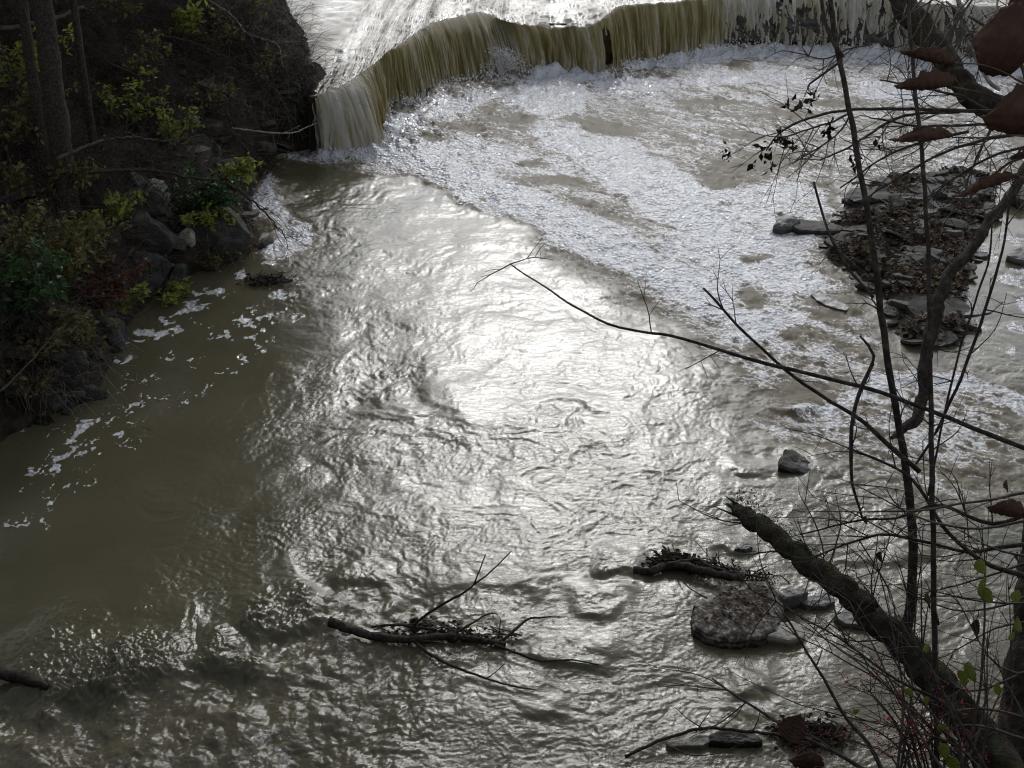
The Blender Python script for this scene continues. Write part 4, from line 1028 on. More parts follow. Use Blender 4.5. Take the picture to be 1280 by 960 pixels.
# ------------------------------------------------------------------ drift branch in midstream
W0 = 0.06
def wp(a, z=W0): return lambda px, py: G(px, py, z)
def polyline(mb, px, z0, z1, r0, r1, sides=6, **kw):
    P = [G(a, b, z0 + (z1 - z0) * i / max(1, len(px) - 1)) for i, (a, b) in enumerate(px)]
    return tube(mb, P, np.linspace(r0, r1, len(P)), sides, kw.pop('step', 0.05), **kw)
root = empty('drift_branch', G(540, 798, 0)); o0 = np.array(root.location)
tag(root, 'broken dead branch stranded in midstream with twigs raised and leaves caught on it', 'branch')
mb = MB(); polyline(mb, [(412, 777), (425, 782), (440, 788), (477, 797), (514, 799), (568, 796), (632, 806)], 0.12, 0.05, 0.045, 0.025, 9, rough=0.3, wob=0.012)
mb.build('log', M_bark, root, org=o0)
for tw, z0, z1, r0, r1 in [([(464, 784), (494, 781), (545, 787)], .12, .1, .010, .012), ([(629, 800), (659, 775), (675, 772), (700, 771)], .1, .12, .015, .005), ([(634, 795), (654, 792)], .1, .1, .008, .004),
                           ([(618, 806), (640, 814), (676, 826), (716, 825), (748, 831)], .08, .03, .014, .005), ([(516, 800), (538, 818), (568, 833), (608, 848), (642, 858), (669, 862)], .06, .05, .016, .005),
                           ([(608, 848), (620, 840), (632, 828)], .06, .14, .006, .003), ([(571, 790), (592, 778), (612, 767), (622, 768)], .1, .16, .012, .004), ([(538, 818), (539, 822)], .05, .05, .01, .006)]:
    mb = MB(); polyline(mb, tw, z0, z1, r0, r1, 5, wob=0.006); mb.build('twig', M_bark, root, org=o0)
dp = np.dot(G(520, 786, .08) - CAM, FWD)
for tw, r0, r1 in [([(516, 790), (521, 778), (551, 757), (575, 744), (592, 731), (616, 712), (639, 689)], .016, .005), ([(592, 731), (600, 712), (607, 693)], .008, .004), ([(551, 757), (549, 753)], .006, .004)]:
    mb = MB(); P = [D3(a, b, dp - 0.004 * (790 - b)) for a, b in tw]
    tube(mb, P, np.linspace(r0, r1, len(P)), 6, 0.05, wob=0.006); mb.build('twig', M_bark, root, org=o0)
def clump(name, spots, n, size, seed, mat, parent, org, spread=0.05, hz=0.05):
    """matted wet leaves (stuff) with short broken sticks lying through them"""
    g = np.random.default_rng(seed); C = []; mb = MB()
    for px, py, s in spots:
        k = int(n * s * 0.6); c = G(px, py, 0.03)
        C.append(c + g.normal(size=(k, 3)) * np.array([spread * 1.5, spread, hz * 0.5]) + [0, 0, .02])
        for _ in range(3):
            q = c + g.normal(size=3) * np.array([spread * 1.6, spread, .01]) + [0, 0, .04]; d = g.normal(size=3) * [1, .5, .35]; d /= np.linalg.norm(d)
            L = g.uniform(.05, .16); tube(mb, [q - d * L, q + [0, 0, .01], q + d * L], [.007, .006, .003], 4, .06, wob=.01)
    C = np.vstack(C); h = len(C) // 2
    V1, F1 = leaf_quads(C[:h] - org, size * 1.35, seed, aspect=0.75, flat=0.75); V2, F2 = leaf_quads(C[h:] - org, size * 0.6, seed + 1, aspect=0.6, flat=0.4)
    o = link(name, np_mesh(name, np.vstack([V1, V2]), np.vstack([F1, F2 + len(V1)]), mat, smooth=False), parent); o['kind'] = 'stuff'
    o2 = mb.build('broken_sticks', M_twig, parent, org=org); o2['kind'] = 'stuff'
    return o
clump('leaf_debris', [(512, 793, 1.4), (516, 786, .7), (545, 795, .8), (560, 793, 1), (575, 797, 1.2), (590, 796, 1), (603, 797, 1), (616, 800, 1), (628, 802, 1.2), (490, 797, .5), (535, 790, .5)], 70, 0.04, 5, M_debris, root, o0, 0.055, 0.035)
root = empty('debris_line', G(870, 706, 0)); o0 = np.array(root.location)
tag(root, 'line of wet dead leaves and sticks washed up behind the speckled rock', 'debris')
mb = MB(); polyline(mb, [(792, 713), (815, 714), (845, 706), (880, 714), (930, 724)], 0.04, 0.12, 0.035, 0.04, 8, rough=0.4, wob=0.02); mb.build('log', M_bark, root, org=o0)
mb = MB(); polyline(mb, [(835, 706), (870, 700), (900, 712), (955, 722)], 0.1, 0.15, 0.02, 0.01, 6, wob=0.02); mb.build('stick', M_bark, root, org=o0)
clump('leaf_debris', [(832, 702, 1), (842, 702, 1.4), (852, 704, 1), (865, 708, .9), (880, 712, .9), (895, 714, 1), (905, 716, 1.2), (918, 719, 1.2), (930, 722, 1), (945, 724, .7), (955, 726, .5)], 150, 0.045, 6, M_debris, root, o0, 0.05, 0.04)
mb = MB(); polyline(mb, [(848, 720), (862, 735), (884, 748)], 0.05, 0.16, 0.006, 0.006, 5); o = mb.build('stick', M_bark, root, org=o0)
root = empty('debris_clump', G(1020, 925, 0)); o0 = np.array(root.location)
tag(root, 'dark heap of wet twigs and leaves in the water at the lower right', 'debris')
px_k = [(990, 915), (1005, 912), (1020, 915), (1035, 920), (1046, 926), (1000, 925), (1015, 930), (1030, 930)]
clump('leaf_debris', [(a, b, 1) for a, b in px_k], 170, 0.04, 7, M_debris, root, o0, 0.05, 0.05)
mb = MB()
for k in range(40):
    a = G(rnd.uniform(985, 1050), rnd.uniform(905, 935), .05); d = np.array([rnd.gauss(0, 1), rnd.gauss(0, .6), rnd.gauss(.3, .5)]); d /= np.linalg.norm(d)
    tube(mb, [a - d * .1, a + d * .1], [.005, .003], 4, .1)
mb.build('twigs', M_twig, root, org=o0)['kind'] = 'stuff'
root = empty('debris_clump', G(342, 352, 0)); o0 = np.array(root.location)
tag(root, 'small dark raft of leaves and twigs floating in the quiet pool', 'debris')
clump('leaf_debris', [(320, 350, .6), (330, 353, .8), (340, 352, 1), (350, 350, 1.2), (360, 349, .8)], 110, 0.05, 8, M_debris, root, o0, 0.08, 0.04)
mb = MB(); polyline(mb, [(312, 342), (320, 351), (350, 353), (366, 350)], .08, .06, .02, .015, 6, wob=.02); mb.build('stick', M_bark, root, org=o0)
root = empty('log', G(20, 845, 0)); tag(root, 'black waterlogged log at the lower left edge in the rapid', 'log'); o0 = np.array(root.location)
mb = MB(); polyline(mb, [(-60, 832), (-10, 839), (25, 846), (45, 853), (60, 860)], 0.16, 0.06, 0.075, 0.03, 10, rough=0.4, wob=0.02); mb.build('stem', M_bark, root, org=o0)
mb = MB(); root = empty('stick', G(850, 922, .1)); o0 = np.array(root.location); tag(root, 'long curved stick lying over the flat stones at the lower edge', 'branch')
polyline(mb, [(782, 946), (815, 930), (850, 918), (885, 910), (930, 914), (975, 919), (1010, 925)], .05, .16, .014, .012, 6, wob=.01); mb.build('stem', M_bark, root, org=o0)
mb = MB()
for tw in [[(870, 915), (880, 900), (890, 885)], [(900, 912), (920, 895), (930, 880)], [(880, 912), (862, 900), (845, 885)], [(835, 932), (870, 945), (910, 938), (930, 928)], [(940, 915), (948, 900), (950, 885)], [(895, 915), (905, 925), (925, 930)]]:
    polyline(mb, tw, .14, .3, .006, .003, 4, wob=.008)
mb.build('twigs', M_twig, root, org=o0)['kind'] = 'stuff'

# ------------------------------------------------------------------ foreground growth on the near bank
def fg(px, d):
    dd = d if hasattr(d, '__len__') else [d] * len(px)
    dd = np.interp(np.linspace(0, 1, len(px)), np.linspace(0, 1, len(dd)), dd)
    return np.array([D3(a, b, q) for (a, b), q in zip(px, dd)])
def rpx(w, d): return 0.5 * w * d / FPX
def fg_part(name, px, d, w, mat, root, sides=7, rough=0.15, wob=0.0, step=0.04, seed=0):
    P = fg(px, d); o0 = np.array(root.location)
    dd = np.array([np.dot(p - CAM, FWD) for p in P])
    ww = np.interp(np.linspace(0, 1, len(P)), np.linspace(0, 1, len(w)), w)
    mb = MB(); L = tube(mb, P - o0, ww * dd / FPX * .5, sides, step, rough=rough, wob=wob, seed=seed)
    return mb.build(name, mat, root), L + o0
class Twigs:
    """fine side twigs grown from a set of branch paths, joined into one part"""
    def __init__(s, seed): s.mb = MB(); s.g = random.Random(seed); s.tips = []
    def grow(s, L, n, ln, r, lo=0.15, hi=1.0, droop=0.0, bias=(0, 0, 0.2), sub=3, flat=0.35):
        g = s.g
        for _ in range(n):
            i = g.randrange(int(len(L) * lo), max(int(len(L) * lo) + 1, int(len(L) * hi))); c = L[i]
            T = L[min(i + 1, len(L) - 1)] - L[max(i - 1, 0)]; T = T / (np.linalg.norm(T) + 1e-9)
            d = T * 0.7 + np.array([g.gauss(0, .7), g.gauss(0, flat), g.gauss(0, .7)]) + np.array(bias); d /= np.linalg.norm(d)
            l = ln * g.uniform(.4, 1.3)
            m = c + d * l * .5 + np.array([g.gauss(0, .06), g.gauss(0, .04), g.gauss(0, .06)]) * l
            e = c + d * l + np.array([g.gauss(0, .1) * l, 0, g.gauss(-droop, .1) * l])
            B = tube(s.mb, [c, m, e], [r, r * .75, r * .4], 4, 0.05, wob=r * 1.5, seed=g.random() * 90)
            s.tips.append(e)
            for _ in range(sub):
                c2 = B[g.randrange(1, len(B))]; d2 = d + np.array([g.gauss(0, .7), g.gauss(0, flat), g.gauss(0, .7)]); d2 /= np.linalg.norm(d2); l2 = l * g.uniform(.2, .55)
                e2 = c2 + d2 * l2
                tube(s.mb, [c2, c2 + d2 * l2 * .5 + np.array([0, 0, g.gauss(0, .08) * l2]), e2], [r * .55, r * .45, r * .28], 3, 0.06)
                s.tips.append(e2)
    def build(s, root, name='twigs', mat=None):
        o = s.mb.build(name, mat or M_twig, root, org=np.array(root.location)); o['kind'] = 'stuff'
        return o
def leaf_card(L, W, seed, lobes=4, curl=0.5, fold=0.5):
    """a big dry lobed leaf, stalk at the origin, along +X, rolled along its midrib, with ribs and a ragged curled edge"""
    g = random.Random(seed); nu, nv = 64, 19
    u = np.linspace(0, 1, nu); ph = g.random() * 6
    wd = np.sin(np.pi * u ** 0.75) ** 0.7 * (1 - 0.09 * (0.5 + 0.5 * np.cos(u * lobes * 2 * np.pi + ph)) + 0.05 * fbm(u * 10, u * 0 + seed * 0.37, 3, seed % 50)) * W / 2
    wd = np.maximum(wd, 0.0012); wd[0] = 0.001
    U, Q = np.meshgrid(u, np.linspace(-1, 1, nv), indexing='ij')
    rad = W * (0.75 - 0.35 * curl); a = Q * wd[:, None] / rad * (1 + fold)
    x = U * L - np.abs(Q) * 0.10 * L * U
    rib = np.cos(2 * np.pi * (U * 8 - np.abs(Q) * 1.6)); crink = fbm(U * 9 + seed, Q * 3, 4, 44)
    z = -(1 - np.cos(a)) * rad - curl * 0.28 * L * (U - .35) ** 2 + 0.009 * L * rib * (1 - np.abs(Q) * .6) + 0.028 * L * crink * (0.3 + np.abs(Q)) - 0.02 * L * np.exp(-(Q / 0.09) ** 2)
    z = z + 0.05 * L * np.sin(3 * U + ph) * Q
    V = np.stack([x, np.sin(a) * rad + 0.012 * L * crink * Q, z], -1).reshape(-1, 3)
    f = [tuple(r) for r in grid_quads(nu, nv)]
    # a bite or two out of the margin
    for _ in range(1):
        c = (g.uniform(.55, .95), g.choice((-1, 1)) * g.uniform(.8, 1.0)); rr = g.uniform(.02, .05)
        f = [q for q in f if ((q[0] // nv) / nu - c[0]) ** 2 + (((q[0] % nv) / (nv - 1) * 2 - 1 - c[1]) * .45) ** 2 > rr * rr]
    return V, f
def add_leaf(root, px, d, ang, lpx, wpx, seed, mat=M_oak, roll=0.0, yaw=0.0, curl=0.5, fold=.5, label=None):
    """stalk end at photo point px; points along angle ang (deg, 0 = right, 90 = up)"""
    P = D3(*px, d); V, f = leaf_card(lpx * d / FPX, wpx * d / FPX, seed, curl=curl, fold=fold)
    me = bpy.data.meshes.new('leaf'); me.from_pydata(V.tolist(), [], f); me.materials.append(mat); me.polygons.foreach_set('use_smooth', [True] * len(f)); me.update()
    o = link('leaf', me, root); o.location = P - np.array(root.location)
    from mathutils import Matrix
    Rt = Vector((1, 0, 0)); Up = Vector(UP.tolist()); Bk = -Vector(FWD.tolist())
    B = Matrix((Rt, Up, Bk)).transposed()      # columns: right, up, toward camera
    loc = Matrix.Rotation(R(ang), 3, 'Z') @ Matrix.Rotation(R(yaw), 3, 'Y') @ Matrix.Rotation(R(-90 + roll), 3, 'X')
    o.rotation_euler = (B @ loc).to_euler()
    if label: o['label'] = label
    md = o.modifiers.new('thick', 'SOLIDIFY'); md.thickness = 0.0012
    return o

# leaning broken trunk with its upright shoot
lt = empty('leaning_tree', D3(1250, 960, 4.6)); tag(lt, 'broken mossy trunk leaning over the water from the lower right', 'tree')
_, LT = fg_part('trunk', [(1300, 1120), (1275, 1010), (1240, 945), (1200, 885), (1150, 828), (1100, 782), (1050, 735), (1005, 700), (960, 662), (932, 644), (921, 638)], [4.4, 4.7, 5.0, 5.3], [64, 60, 52, 44, 38, 34, 31, 28, 24, 20, 16], M_moss_bark, lt, 24, 0.24, 0.016, 0.025, 3)
mbs = MB(); tip = D3(921, 638, 5.3); dirx = D3(905, 626, 5.3) - tip; dirx /= np.linalg.norm(dirx)
for k in range(9):
    q = tip - dirx * 0.03 + np.array([rnd.gauss(0, .014), rnd.gauss(0, .014), rnd.gauss(0, .014)]); e = q + dirx * rnd.uniform(.05, .11) + np.array([rnd.gauss(0, .01)] * 3)
    tube(mbs, [q - np.array(lt.location), e - np.array(lt.location)], [rnd.uniform(.006, .012), .0015], 4, .03)
mbs.build('splinters', M_moss_bark, lt)['kind'] = 'stuff'
_, SH = fg_part('shoot', [(1130, 800), (1140, 740), (1139, 650), (1128, 560), (1110, 450), (1095, 340), (1075, 210), (1052, 90), (1040, 20), (1036, -80)], [4.85, 4.5], [14, 12, 11, 9, 8.5, 8, 7, 6.5, 6, 5], M_bark, lt, 8, 0.12, 0.004, 0.05, 4)
_, S2 = fg_part('shoot', [(1054, 72), (1040, 50), (1030, 20), (1020, -60)], [4.5, 4.5], [6, 5, 4], M_bark, lt, 6)
tw = Twigs(81)
tw.grow(SH, 9, 0.22, 0.0035, 0.15, 0.95); tw.grow(LT, 16, 0.35, 0.004, 0.25, 0.95, bias=(-.1, 0, .6))
_, q = fg_part('branch', [(1053, 75), (1030, 92), (1012, 105), (1010, 112)], [4.5, 4.5], [4, 3, 2], M_bark, lt, 5); tw.grow(q, 3, .1, .002)
tw.build(lt)
V, F = leaf_quads(np.repeat(LT[::2], 40, 0) + rng.normal(size=(len(LT[::2]) * 40, 3)) * 0.022 + [0, 0, .045] - np.array(lt.location), 0.012, 9)
o = link('moss', np_mesh('moss', V, F, surf('moss', [(0.02, 0.024, 0.01), (0.05, 0.06, 0.022)], 9, 0.95, 0, var=.4), smooth=False), lt); o['kind'] = 'stuff'

# upright trunk at the right edge
et = empty('edge_tree', D3(1290, 990, 4.9)); tag(et, 'dark upright trunk cut off by the lower right edge', 'tree')
_, ET = fg_part('trunk', [(1268, 1120), (1272, 1000), (1276, 900), (1290, 790), (1300, 700), (1310, 560)], [4.8, 5.2], [62, 60, 56, 50, 46, 40], M_bark, et, 16, 0.2, 0.01, 0.03, 5)
fg_part('trunk', [(1310, 562), (1322, 330), (1330, 60), (1322, -260), (1330, -700)], [5.2, 5.4], [40, 36, 32, 28, 20], M_bark, et, 14, 0.2, 0.01, 0.05, 15)

# hanging dead limb
hl = empty('dead_limb', D3(1290, 200, 5.2)); tag(hl, 'broken dark limb hanging down across the gravel bar to a ragged end', 'branch')
_, HL = fg_part('limb', [(1330, 130), (1280, 215), (1254, 255), (1222, 300), (1190, 338), (1178, 365), (1166, 410), (1158, 455), (1152, 500), (1146, 522), (1128, 540), (1114, 548)], [5.2, 4.8], [13, 12, 12, 12, 13, 16, 17, 15, 15, 14, 11, 4], M_bark, hl, 12, 0.3, 0.012, 0.03, 6)
fg_part('limb', [(1329, 132), (1400, 60), (1470, 120), (1510, 420), (1530, 900), (1540, 1500)], [5.2, 4.6], [13, 16, 22, 28, 34, 38], M_bark, hl, 12, 0.25, 0.012, 0.05, 16)
tw = Twigs(82); tw.grow(HL, 10, .25, .003, .1, .8); tw.build(hl)

# saplings
def sapling(name, px, d, w, label, seed, ntw=8, ln=.25, mat=M_bark, tr=.0028, cat='sapling'):
    r = empty(name, D3(*px[0], d[0] if hasattr(d, '__len__') else d)); tag(r, label, cat)
    _, L = fg_part('stem', px, d, w, mat, r, 6, 0.1, 0.004, 0.05, seed)
    t = Twigs(seed)
    if ntw: t.grow(L, ntw, ln, tr); t.build(r)
    return r, L
sapling('sapling', [(1172, 1010), (1170, 900), (1167, 760), (1165, 600), (1163, 480), (1161, 330), (1155, 220), (1143, 100), (1135, 0), (1130, -80)], [4.3, 4.6], [7, 7, 6.5, 5.5, 5, 4], 'straight thin sapling rising in front of the hanging limb', 83, 10)
sapling('sapling', [(1075, 420), (1092, 445), (1078, 480), (1066, 520), (1063, 560), (1066, 605), (1078, 648)], [4.4, 4.4], [3, 4.5, 5.5, 5, 5, 4, 3], 'short crooked stem hanging left of the broken shoot', 84, 4, .2, cat='branch')
sapling('sapling', [(1145, 580), (1170, 540), (1200, 475), (1222, 415), (1240, 360), (1256, 300), (1262, 250)], [4.6, 4.3], [3, 4, 4, 4, 3, 3], 'thin bare stem slanting up at the right past the brown pool', 85, 7, .2)
sapling('sapling', [(1160, 620), (1180, 520), (1205, 420), (1235, 330), (1240, 280)], [5.0, 5.0], [3, 3, 3, 2], 'very thin stem behind the hanging limb', 86, 5, .2)
sapling('sapling', [(1017, 227), (1026, 260), (1040, 300), (1060, 335), (1075, 352), (1092, 372)], [4.5, 4.5], [3, 3.5, 4, 4], 'short dead stem over the gravel bar stones', 87, 3, .12, cat='branch')
sapling('branch', [(1290, 564), (1230, 540), (1160, 512), (1100, 490), (1040, 474), (960, 455), (900, 438), (840, 420), (775, 410), (720, 384), (680, 358), (655, 342), (638, 330)], [4.4, 4.9], [6.5, 6, 5.5, 5, 4, 3, 2.2, 1.8], 'long thin bare branch reaching left over midstream glare', 88, 5, .18, cat='branch')
sapling('branch', [(1150, 590), (1110, 555), (1070, 520), (1040, 503), (1005, 480), (965, 448), (930, 415), (905, 388), (879, 360)], [4.5, 4.7], [7, 6, 5, 4.5, 4, 3.5, 3], 'bare branch slanting up to the left across the long thin one', 89, 6, .16, cat='branch')
sapling('branch', [(1290, 640), (1240, 655), (1180, 632), (1155, 635), (1120, 648), (1075, 650), (1035, 660), (1000, 668)], [4.3, 4.5], [6, 5, 4, 3, 2.5, 2], 'curving bare branch at the right crossing the upright shoot', 90, 10, .22, cat='branch')
sapling('branch', [(1290, 722), (1240, 708), (1210, 688), (1175, 655), (1150, 610), (1120, 585), (1060, 560)], [4.3, 4.6], [7, 6, 5, 4, 3], 'forked bare branch rising left from the right edge', 91, 10, .22, cat='branch')
sapling('branch', [(1290, 680), (1250, 684), (1210, 690), (1150, 676), (1100, 668), (1060, 680), (1010, 700)], [4.4, 4.6], [6, 5, 4, 3, 2], 'level bare branch with small curled leaves at the right', 92, 14, .25, cat='branch')
sapling('branch', [(1250, 1000), (1215, 930), (1180, 880), (1120, 850), (1060, 805), (1000, 770), (940, 738)], [4.0, 4.5], [6, 5, 4, 3, 2, 1.5], 'low bare branch fanning left beneath the leaning trunk', 93, 16, .25, cat='branch')
sapling('branch', [(1120, 1000), (1085, 930), (1060, 900), (1030, 850), (1000, 800), (975, 760)], [3.9, 4.2], [6, 5, 4, 3, 2.5], 'bare stem slanting up left in front of the dark debris heap', 94, 4, .15, cat='branch')
sapling('branch', [(1130, 990), (1060, 950), (1010, 925), (960, 895), (920, 870), (890, 848)], [3.8, 4.2], [6, 5, 4, 3, 2], 'bare stem slanting left over the lower edge', 95, 7, .2, cat='branch')
# twiggy thicket at the lower right
th = empty('thicket', D3(1230, 1010, 4.2)); tag(th, 'thicket of fine bare twigs filling the lower right', 'shrub')
mains = MB(); tw = Twigs(96); g = random.Random(96); o0 = np.array(th.location)
for k in range(18):
    a = (g.uniform(1110, 1310), 1030); ex = g.uniform(960, 1290); ey = g.uniform(600, 900)
    if ex < 1080: ey = g.uniform(720, 900)
    mid = (a[0] * .5 + ex * .5 + g.gauss(25, 30), a[1] * .5 + ey * .5 + g.gauss(-10, 25))
    d0 = g.uniform(3.9, 4.9)
    P = fg([a, mid, (ex, ey)], [d0, d0 + g.uniform(-.2, .4)])
    L = tube(mains, P - o0, [.0065, .0045, .0018], 5, .06, wob=.006, seed=k) + o0
    tw.grow(L, 5, .26, .002, .3, 1.0, sub=2, bias=(-.1, 0, .1))
for k in range(11):
    y0 = g.uniform(590, 960); a = (1310, y0); ex = g.uniform(1010, 1210); ey = y0 + g.gauss(0, 60)
    d0 = g.uniform(3.9, 4.8)
    P = fg([a, (a[0] * .5 + ex * .5, y0 + g.gauss(0, 30)), (ex, ey)], [d0, d0 + .2])
    L = tube(mains, P - o0, [.006, .004, .0018], 5, .06, wob=.006, seed=50 + k) + o0
    tw.grow(L, 5, .22, .0019, .2, 1.0, sub=2, bias=(-.1, 0, .05))
mains.build('stems', M_twig, th)['kind'] = 'stuff'; tw.build(th)
# small curled dry leaves and green leaves on the thicket
for px, py, a, l, wd, mt in [(1100, 690, -80, 14, 10, M_oak), (1140, 720, -70, 14, 10, M_oak), (1160, 740, -80, 22, 14, M_oak), (1170, 765, -75, 18, 11, M_oak), (1222, 775, -90, 20, 10, M_oak), (1258, 600, -80, 16, 10, M_oak), (1272, 690, -85, 14, 9, M_oak), (1082, 645, -80, 10, 8, M_oak)]:
    add_leaf(th, (px, py), 4.3, a, l, wd, int(px), mt, roll=rnd.uniform(-40, 40))
for px, py, a, l, wd in [(1222, 700, -60, 26, 22), (1232, 722, -100, 32, 26), (1225, 735, -50, 30, 24), (1268, 752, 70, 20, 18), (1208, 828, -65, 34, 20), (1200, 838, -70, 26, 18), (1132, 862, -40, 16, 14), (1160, 870, -100, 16, 14), (1247, 868, 90, 18, 14),
                         (1172, 912, 20, 16, 16), (1178, 930, -80, 26, 20), (1185, 945, -60, 34, 24), (1142, 635, -80, 20, 8), (1155, 815, 60, 14, 10), (1066, 892, 30, 12, 10), (1275, 790, 100, 24, 16), (1262, 800, 60, 14, 10)]:
    add_leaf(th, (px, py), 4.2, a, l * .85, wd * .7, int(px + py), M_green, roll=90 + rnd.uniform(-40, 40), curl=.25, fold=.1)
# berry bush
bb = empty('berry_shrub', D3(1180, 1010, 4.3)); tag(bb, 'bare twiggy shrub dotted with small red berries', 'shrub'); o0 = np.array(bb.location)
mains = MB(); tw = Twigs(97); Cb = []
for ex, ey in [(1075, 850), (1090, 870), (1110, 880), (1082, 905), (1130, 890), (1150, 895), (1160, 870), (1140, 910), (1170, 915), (1190, 905), (1120, 915), (1210, 930), (1100, 835), (1060, 925), (1225, 915)]:
    P = fg([(1180 + (ex - 1180) * .3, 1000), ((ex + 1170) / 2, (ey + 970) / 2), (ex, ey)], [4.3, 4.35])
    L = tube(mains, P - o0, [.005, .0035, .0018], 4, .06, wob=.006, seed=ex) + o0
    n0 = len(tw.tips); tw.grow(L, 5, .12, .0018, .45, 1.0, sub=3); Cb += tw.tips[n0:]
mains.build('stems', M_twig, bb)['kind'] = 'stuff'; tw.build(bb)
oct_ = np.array([(1, 0, 0), (-1, 0, 0), (0, 1, 0), (0, -1, 0), (0, 0, 1), (0, 0, -1)], float)
fo = np.array([(0, 2, 4), (2, 1, 4), (1, 3, 4), (3, 0, 4), (2, 0, 5), (1, 2, 5), (3, 1, 5), (0, 3, 5)])
C = np.repeat(np.array(Cb), 2, 0); C = C + rng.normal(size=C.shape) * 0.008
V = (C[:, None] + oct_[None] * rng.uniform(.0028, .0046, (len(C), 1, 1))).reshape(-1, 3) - o0
o = link('berries', np_mesh('berries', V, (np.arange(len(C))[:, None, None] * 6 + fo[None]).reshape(-1, 3), M_berry), bb); o['kind'] = 'stuff'

# mossy limb and drooping twigs in the upper right corner
ml = empty('mossy_tree', D3(1290, 140, 7.5)); tag(ml, 'mossy limb slanting down through the upper right corner', 'tree')
_, ML = fg_part('limb', [(1090, -60), (1120, -10), (1150, 35), (1180, 72), (1205, 105), (1228, 128), (1260, 142), (1310, 146)], [8.0, 7.4], [30, 30, 31, 30, 29, 30, 34, 40], M_moss_bark, ml, 16, .25, .02, .04, 7)
fg_part('limb', [(1309, 146), (1400, 160), (1520, 190), (1620, 300), (1680, 620), (1700, 1050)], [7.4, 7.0], [40, 46, 54, 62, 70, 78], M_moss_bark, ml, 16, .25, .02, .06, 17)
tw = Twigs(98)
dl = []
for pts, wd in [([(1300, 148), (1240, 140), (1180, 138), (1120, 136), (1060, 138), (1010, 148), (975, 165), (958, 188)], [6, 5, 4.5, 4, 3, 2]),
                ([(1200, 140), (1130, 145), (1090, 165), (1060, 185), (1025, 200)], [4, 3.5, 3, 2]), ([(1064, 140), (1040, 152), (1010, 162), (985, 170)], [3, 2.5, 2]),
                ([(1210, 165), (1150, 178), (1100, 200), (1050, 235)], [4, 3, 2]), ([(1300, 165), (1230, 175), (1170, 195), (1110, 230), (1080, 250)], [5, 4, 3, 2]),
                ([(1300, 180), (1240, 195), (1190, 225), (1160, 250)], [4, 3, 2]), ([(1300, 190), (1260, 205), (1220, 240), (1200, 262)], [4, 3, 2]), ([(1240, 140), (1200, 120), (1150, 110), (1100, 100)], [4, 3, 2]),
                ([(1065, 138), (1050, 165), (1030, 180), (1010, 192), (990, 205)], [2.5, 2, 1.5]), ([(1300, 158), (1220, 156), (1150, 158), (1105, 150), (1090, 148)], [4, 3, 2]),
                ([(1090, 55), (1060, 62), (1030, 74), (1005, 68)], [2, 2, 1.5]), ([(1250, 142), (1230, 180), (1215, 210), (1205, 245)], [4, 3, 2])]:
    _, L = fg_part('branch', pts, [7.4, 7.0], wd, M_bark, ml, 5, .1, .006, .06, len(dl)); dl.append(L)
    tw.grow(L, 9, .32, .0035, .2, 1.0, droop=.1, bias=(-.25, 0, -.15))
_, L = fg_part('branch', [(1195, -20), (1200, 10), (1205, 35), (1210, 50), (1235, 100), (1250, 112)], [7.5, 7.5], [6, 7, 6, 5], M_pale_twig, ml, 6); tw.grow(L, 6, .3, .004)
for k in range(14):
    a = (rnd.uniform(1120, 1290), rnd.uniform(-20, 10)); b = (a[0] + rnd.uniform(-90, 40), a[1] + rnd.uniform(30, 100))
    P = fg([a, ((a[0] + b[0]) / 2 + 8, (a[1] + b[1]) / 2 - 6), b], [7.6, 7.2]); L = tube(tw.mb, P, [.008, .006, .003], 4, .08, wob=.01, seed=k); tw.grow(L, 5, .3, .003)
tw.build(ml)
C = []
for px, py in [(1000, 130), (996, 137), (1008, 140), (985, 128), (1014, 126), (975, 178), (980, 172), (984, 180), (990, 184), (958, 188), (952, 190), (975, 170), (1034, 165), (1040, 163), (1030, 168), (906, 190), (910, 196), (940, 205), (960, 207), (965, 205), (1068, 200), (1070, 208), (1066, 195), (1096, 180), (1020, 120)]:
    for k in range(5): C.append(D3(px + rnd.gauss(0, 3), py + rnd.gauss(0, 4), 7.0))
V, F = leaf_quads(np.array(C) - np.array(ml.location), 0.045, 12)
link('dead_leaves', np_mesh('dead_leaves', V, F, M_debris, smooth=False), ml)

# oak twigs close to the viewer, each with its big dry leaves
oak = empty('oak_sapling', D3(1330, 300, 2.3)); tag(oak, 'nearest dry twigs with big curled rust-brown leaves at the right edge', 'sapling')
for px, d, wd in [([(1400, 330), (1300, 150), (1275, 80), (1240, 40), (1210, 20)], [2.3, 2.3], [8, 6, 5, 3]), ([(1330, 240), (1300, 226), (1270, 222)], [2.3, 2.25], [5, 4, 3]), ([(1300, 150), (1240, 120), (1190, 108), (1186, 104)], [2.3, 2.25], [3, 3, 2]),
                  ([(1310, 190), (1280, 170), (1230, 172), (1190, 172)], [2.3, 2.25], [3, 3, 2]), ([(1290, 110), (1240, 84), (1188, 78)], [2.3, 2.25], [3, 2, 2])]:
    fg_part('twig', px, d, wd, M_twig, oak, 6, .1, .002, .02)
fg_part('stem', [(1400, 328), (1440, 520), (1470, 1000), (1500, 2200)], [2.3, 2.2], [8, 12, 16, 22], M_twig, oak, 8, .15, .004, .04)
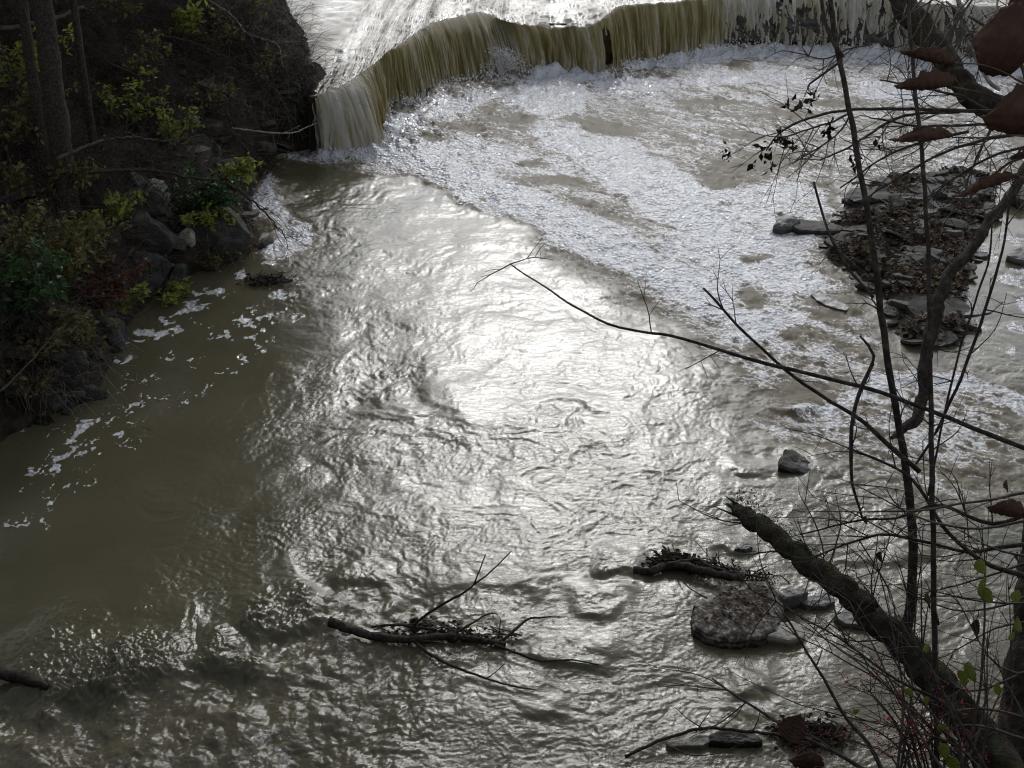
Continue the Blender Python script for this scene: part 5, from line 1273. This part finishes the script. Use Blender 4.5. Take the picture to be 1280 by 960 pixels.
for px, ang, l, wd, roll, curl, fold in [((1192, 82), 168, 80, 44, 12, .5, .9), ((1192, 108), 186, 84, 52, -8, .9, .9), ((1196, 104), 184, 48, 30, 0, .6, .9), ((1190, 172), 187, 88, 48, 0, .7, .9), ((1302, 150), 178, 86, 84, 40, .3, .5), ((1292, 62), 172, 90, 120, 55, .2, .3),
                                         ((1272, 221), 200, 92, 46, 10, .3, .9), ((1296, 190), 195, 40, 40, 20, .3, .5), ((1290, 40), 120, 60, 60, 50, .3, .3), ((1278, 645), 168, 52, 50, 40, .3, .6)]:
    add_leaf(oak, px, 2.25, ang, l * 0.9, wd * (0.58 if wd < 60 else .76), int(px[0] + px[1] + l), M_oak, roll=roll, curl=curl, fold=fold)
ol = empty('oak_leaf', D3(990, 925, 3.9)); tag(ol, 'upright lobed brown leaf caught in twigs over the dark debris heap', 'leaf')
add_leaf(ol, (985, 926), 3.9, 65, 38, 34, 77, roll=80, curl=.3, fold=.2)
ol = empty('oak_leaf', D3(1005, 958, 3.9)); tag(ol, 'brown leaf cut by the lower edge of the picture', 'leaf')
add_leaf(ol, (1030, 958), 3.9, 172, 45, 30, 78, roll=60, curl=.3, fold=.2)

# brush on the far bank at the end of the falls
mb = MB(); g = random.Random(99); pts = []
for k in range(420):
    x = g.uniform(10.8, 24); y = g.uniform(31.3, 38)
    s = float(poly_sd(np.array([x]), np.array([y]), RBL)[0])
    if s < 0: continue
    z = 0.8 * (1 - math.exp(-s / .4)) + .35 * s
    d = np.array([g.gauss(0, .5), g.gauss(-.3, .4), g.uniform(.3, 1)]); l = g.uniform(.5, 1.8)
    tube(mb, [(x, y, z - .1), np.array([x, y, z]) + d * l * .5, np.array([x, y, z]) + d * l + [0, -.1, -.2]], [.012, .009, .004], 3, .3, wob=.05, seed=k)
tag(mb.build('undergrowth', M_twig), 'bare brush on the far bank at the right end of the falls', kind='stuff')
POLYR = np.array([[11.0, 32.4], [24, 31], [30, 40], [13, 42]])
def hrb(X, Y):
    s = poly_sd(X, Y, RBL); return np.where(s > 0, .8 * (1 - np.exp(-s / .4)) + .35 * s, s)
tag(litter('leaf_litter', POLYR, hrb, 2500, .14, 53, M_litter, None, .5, .05, -.2), 'dead leaves under the brush of the far bank', kind='stuff')
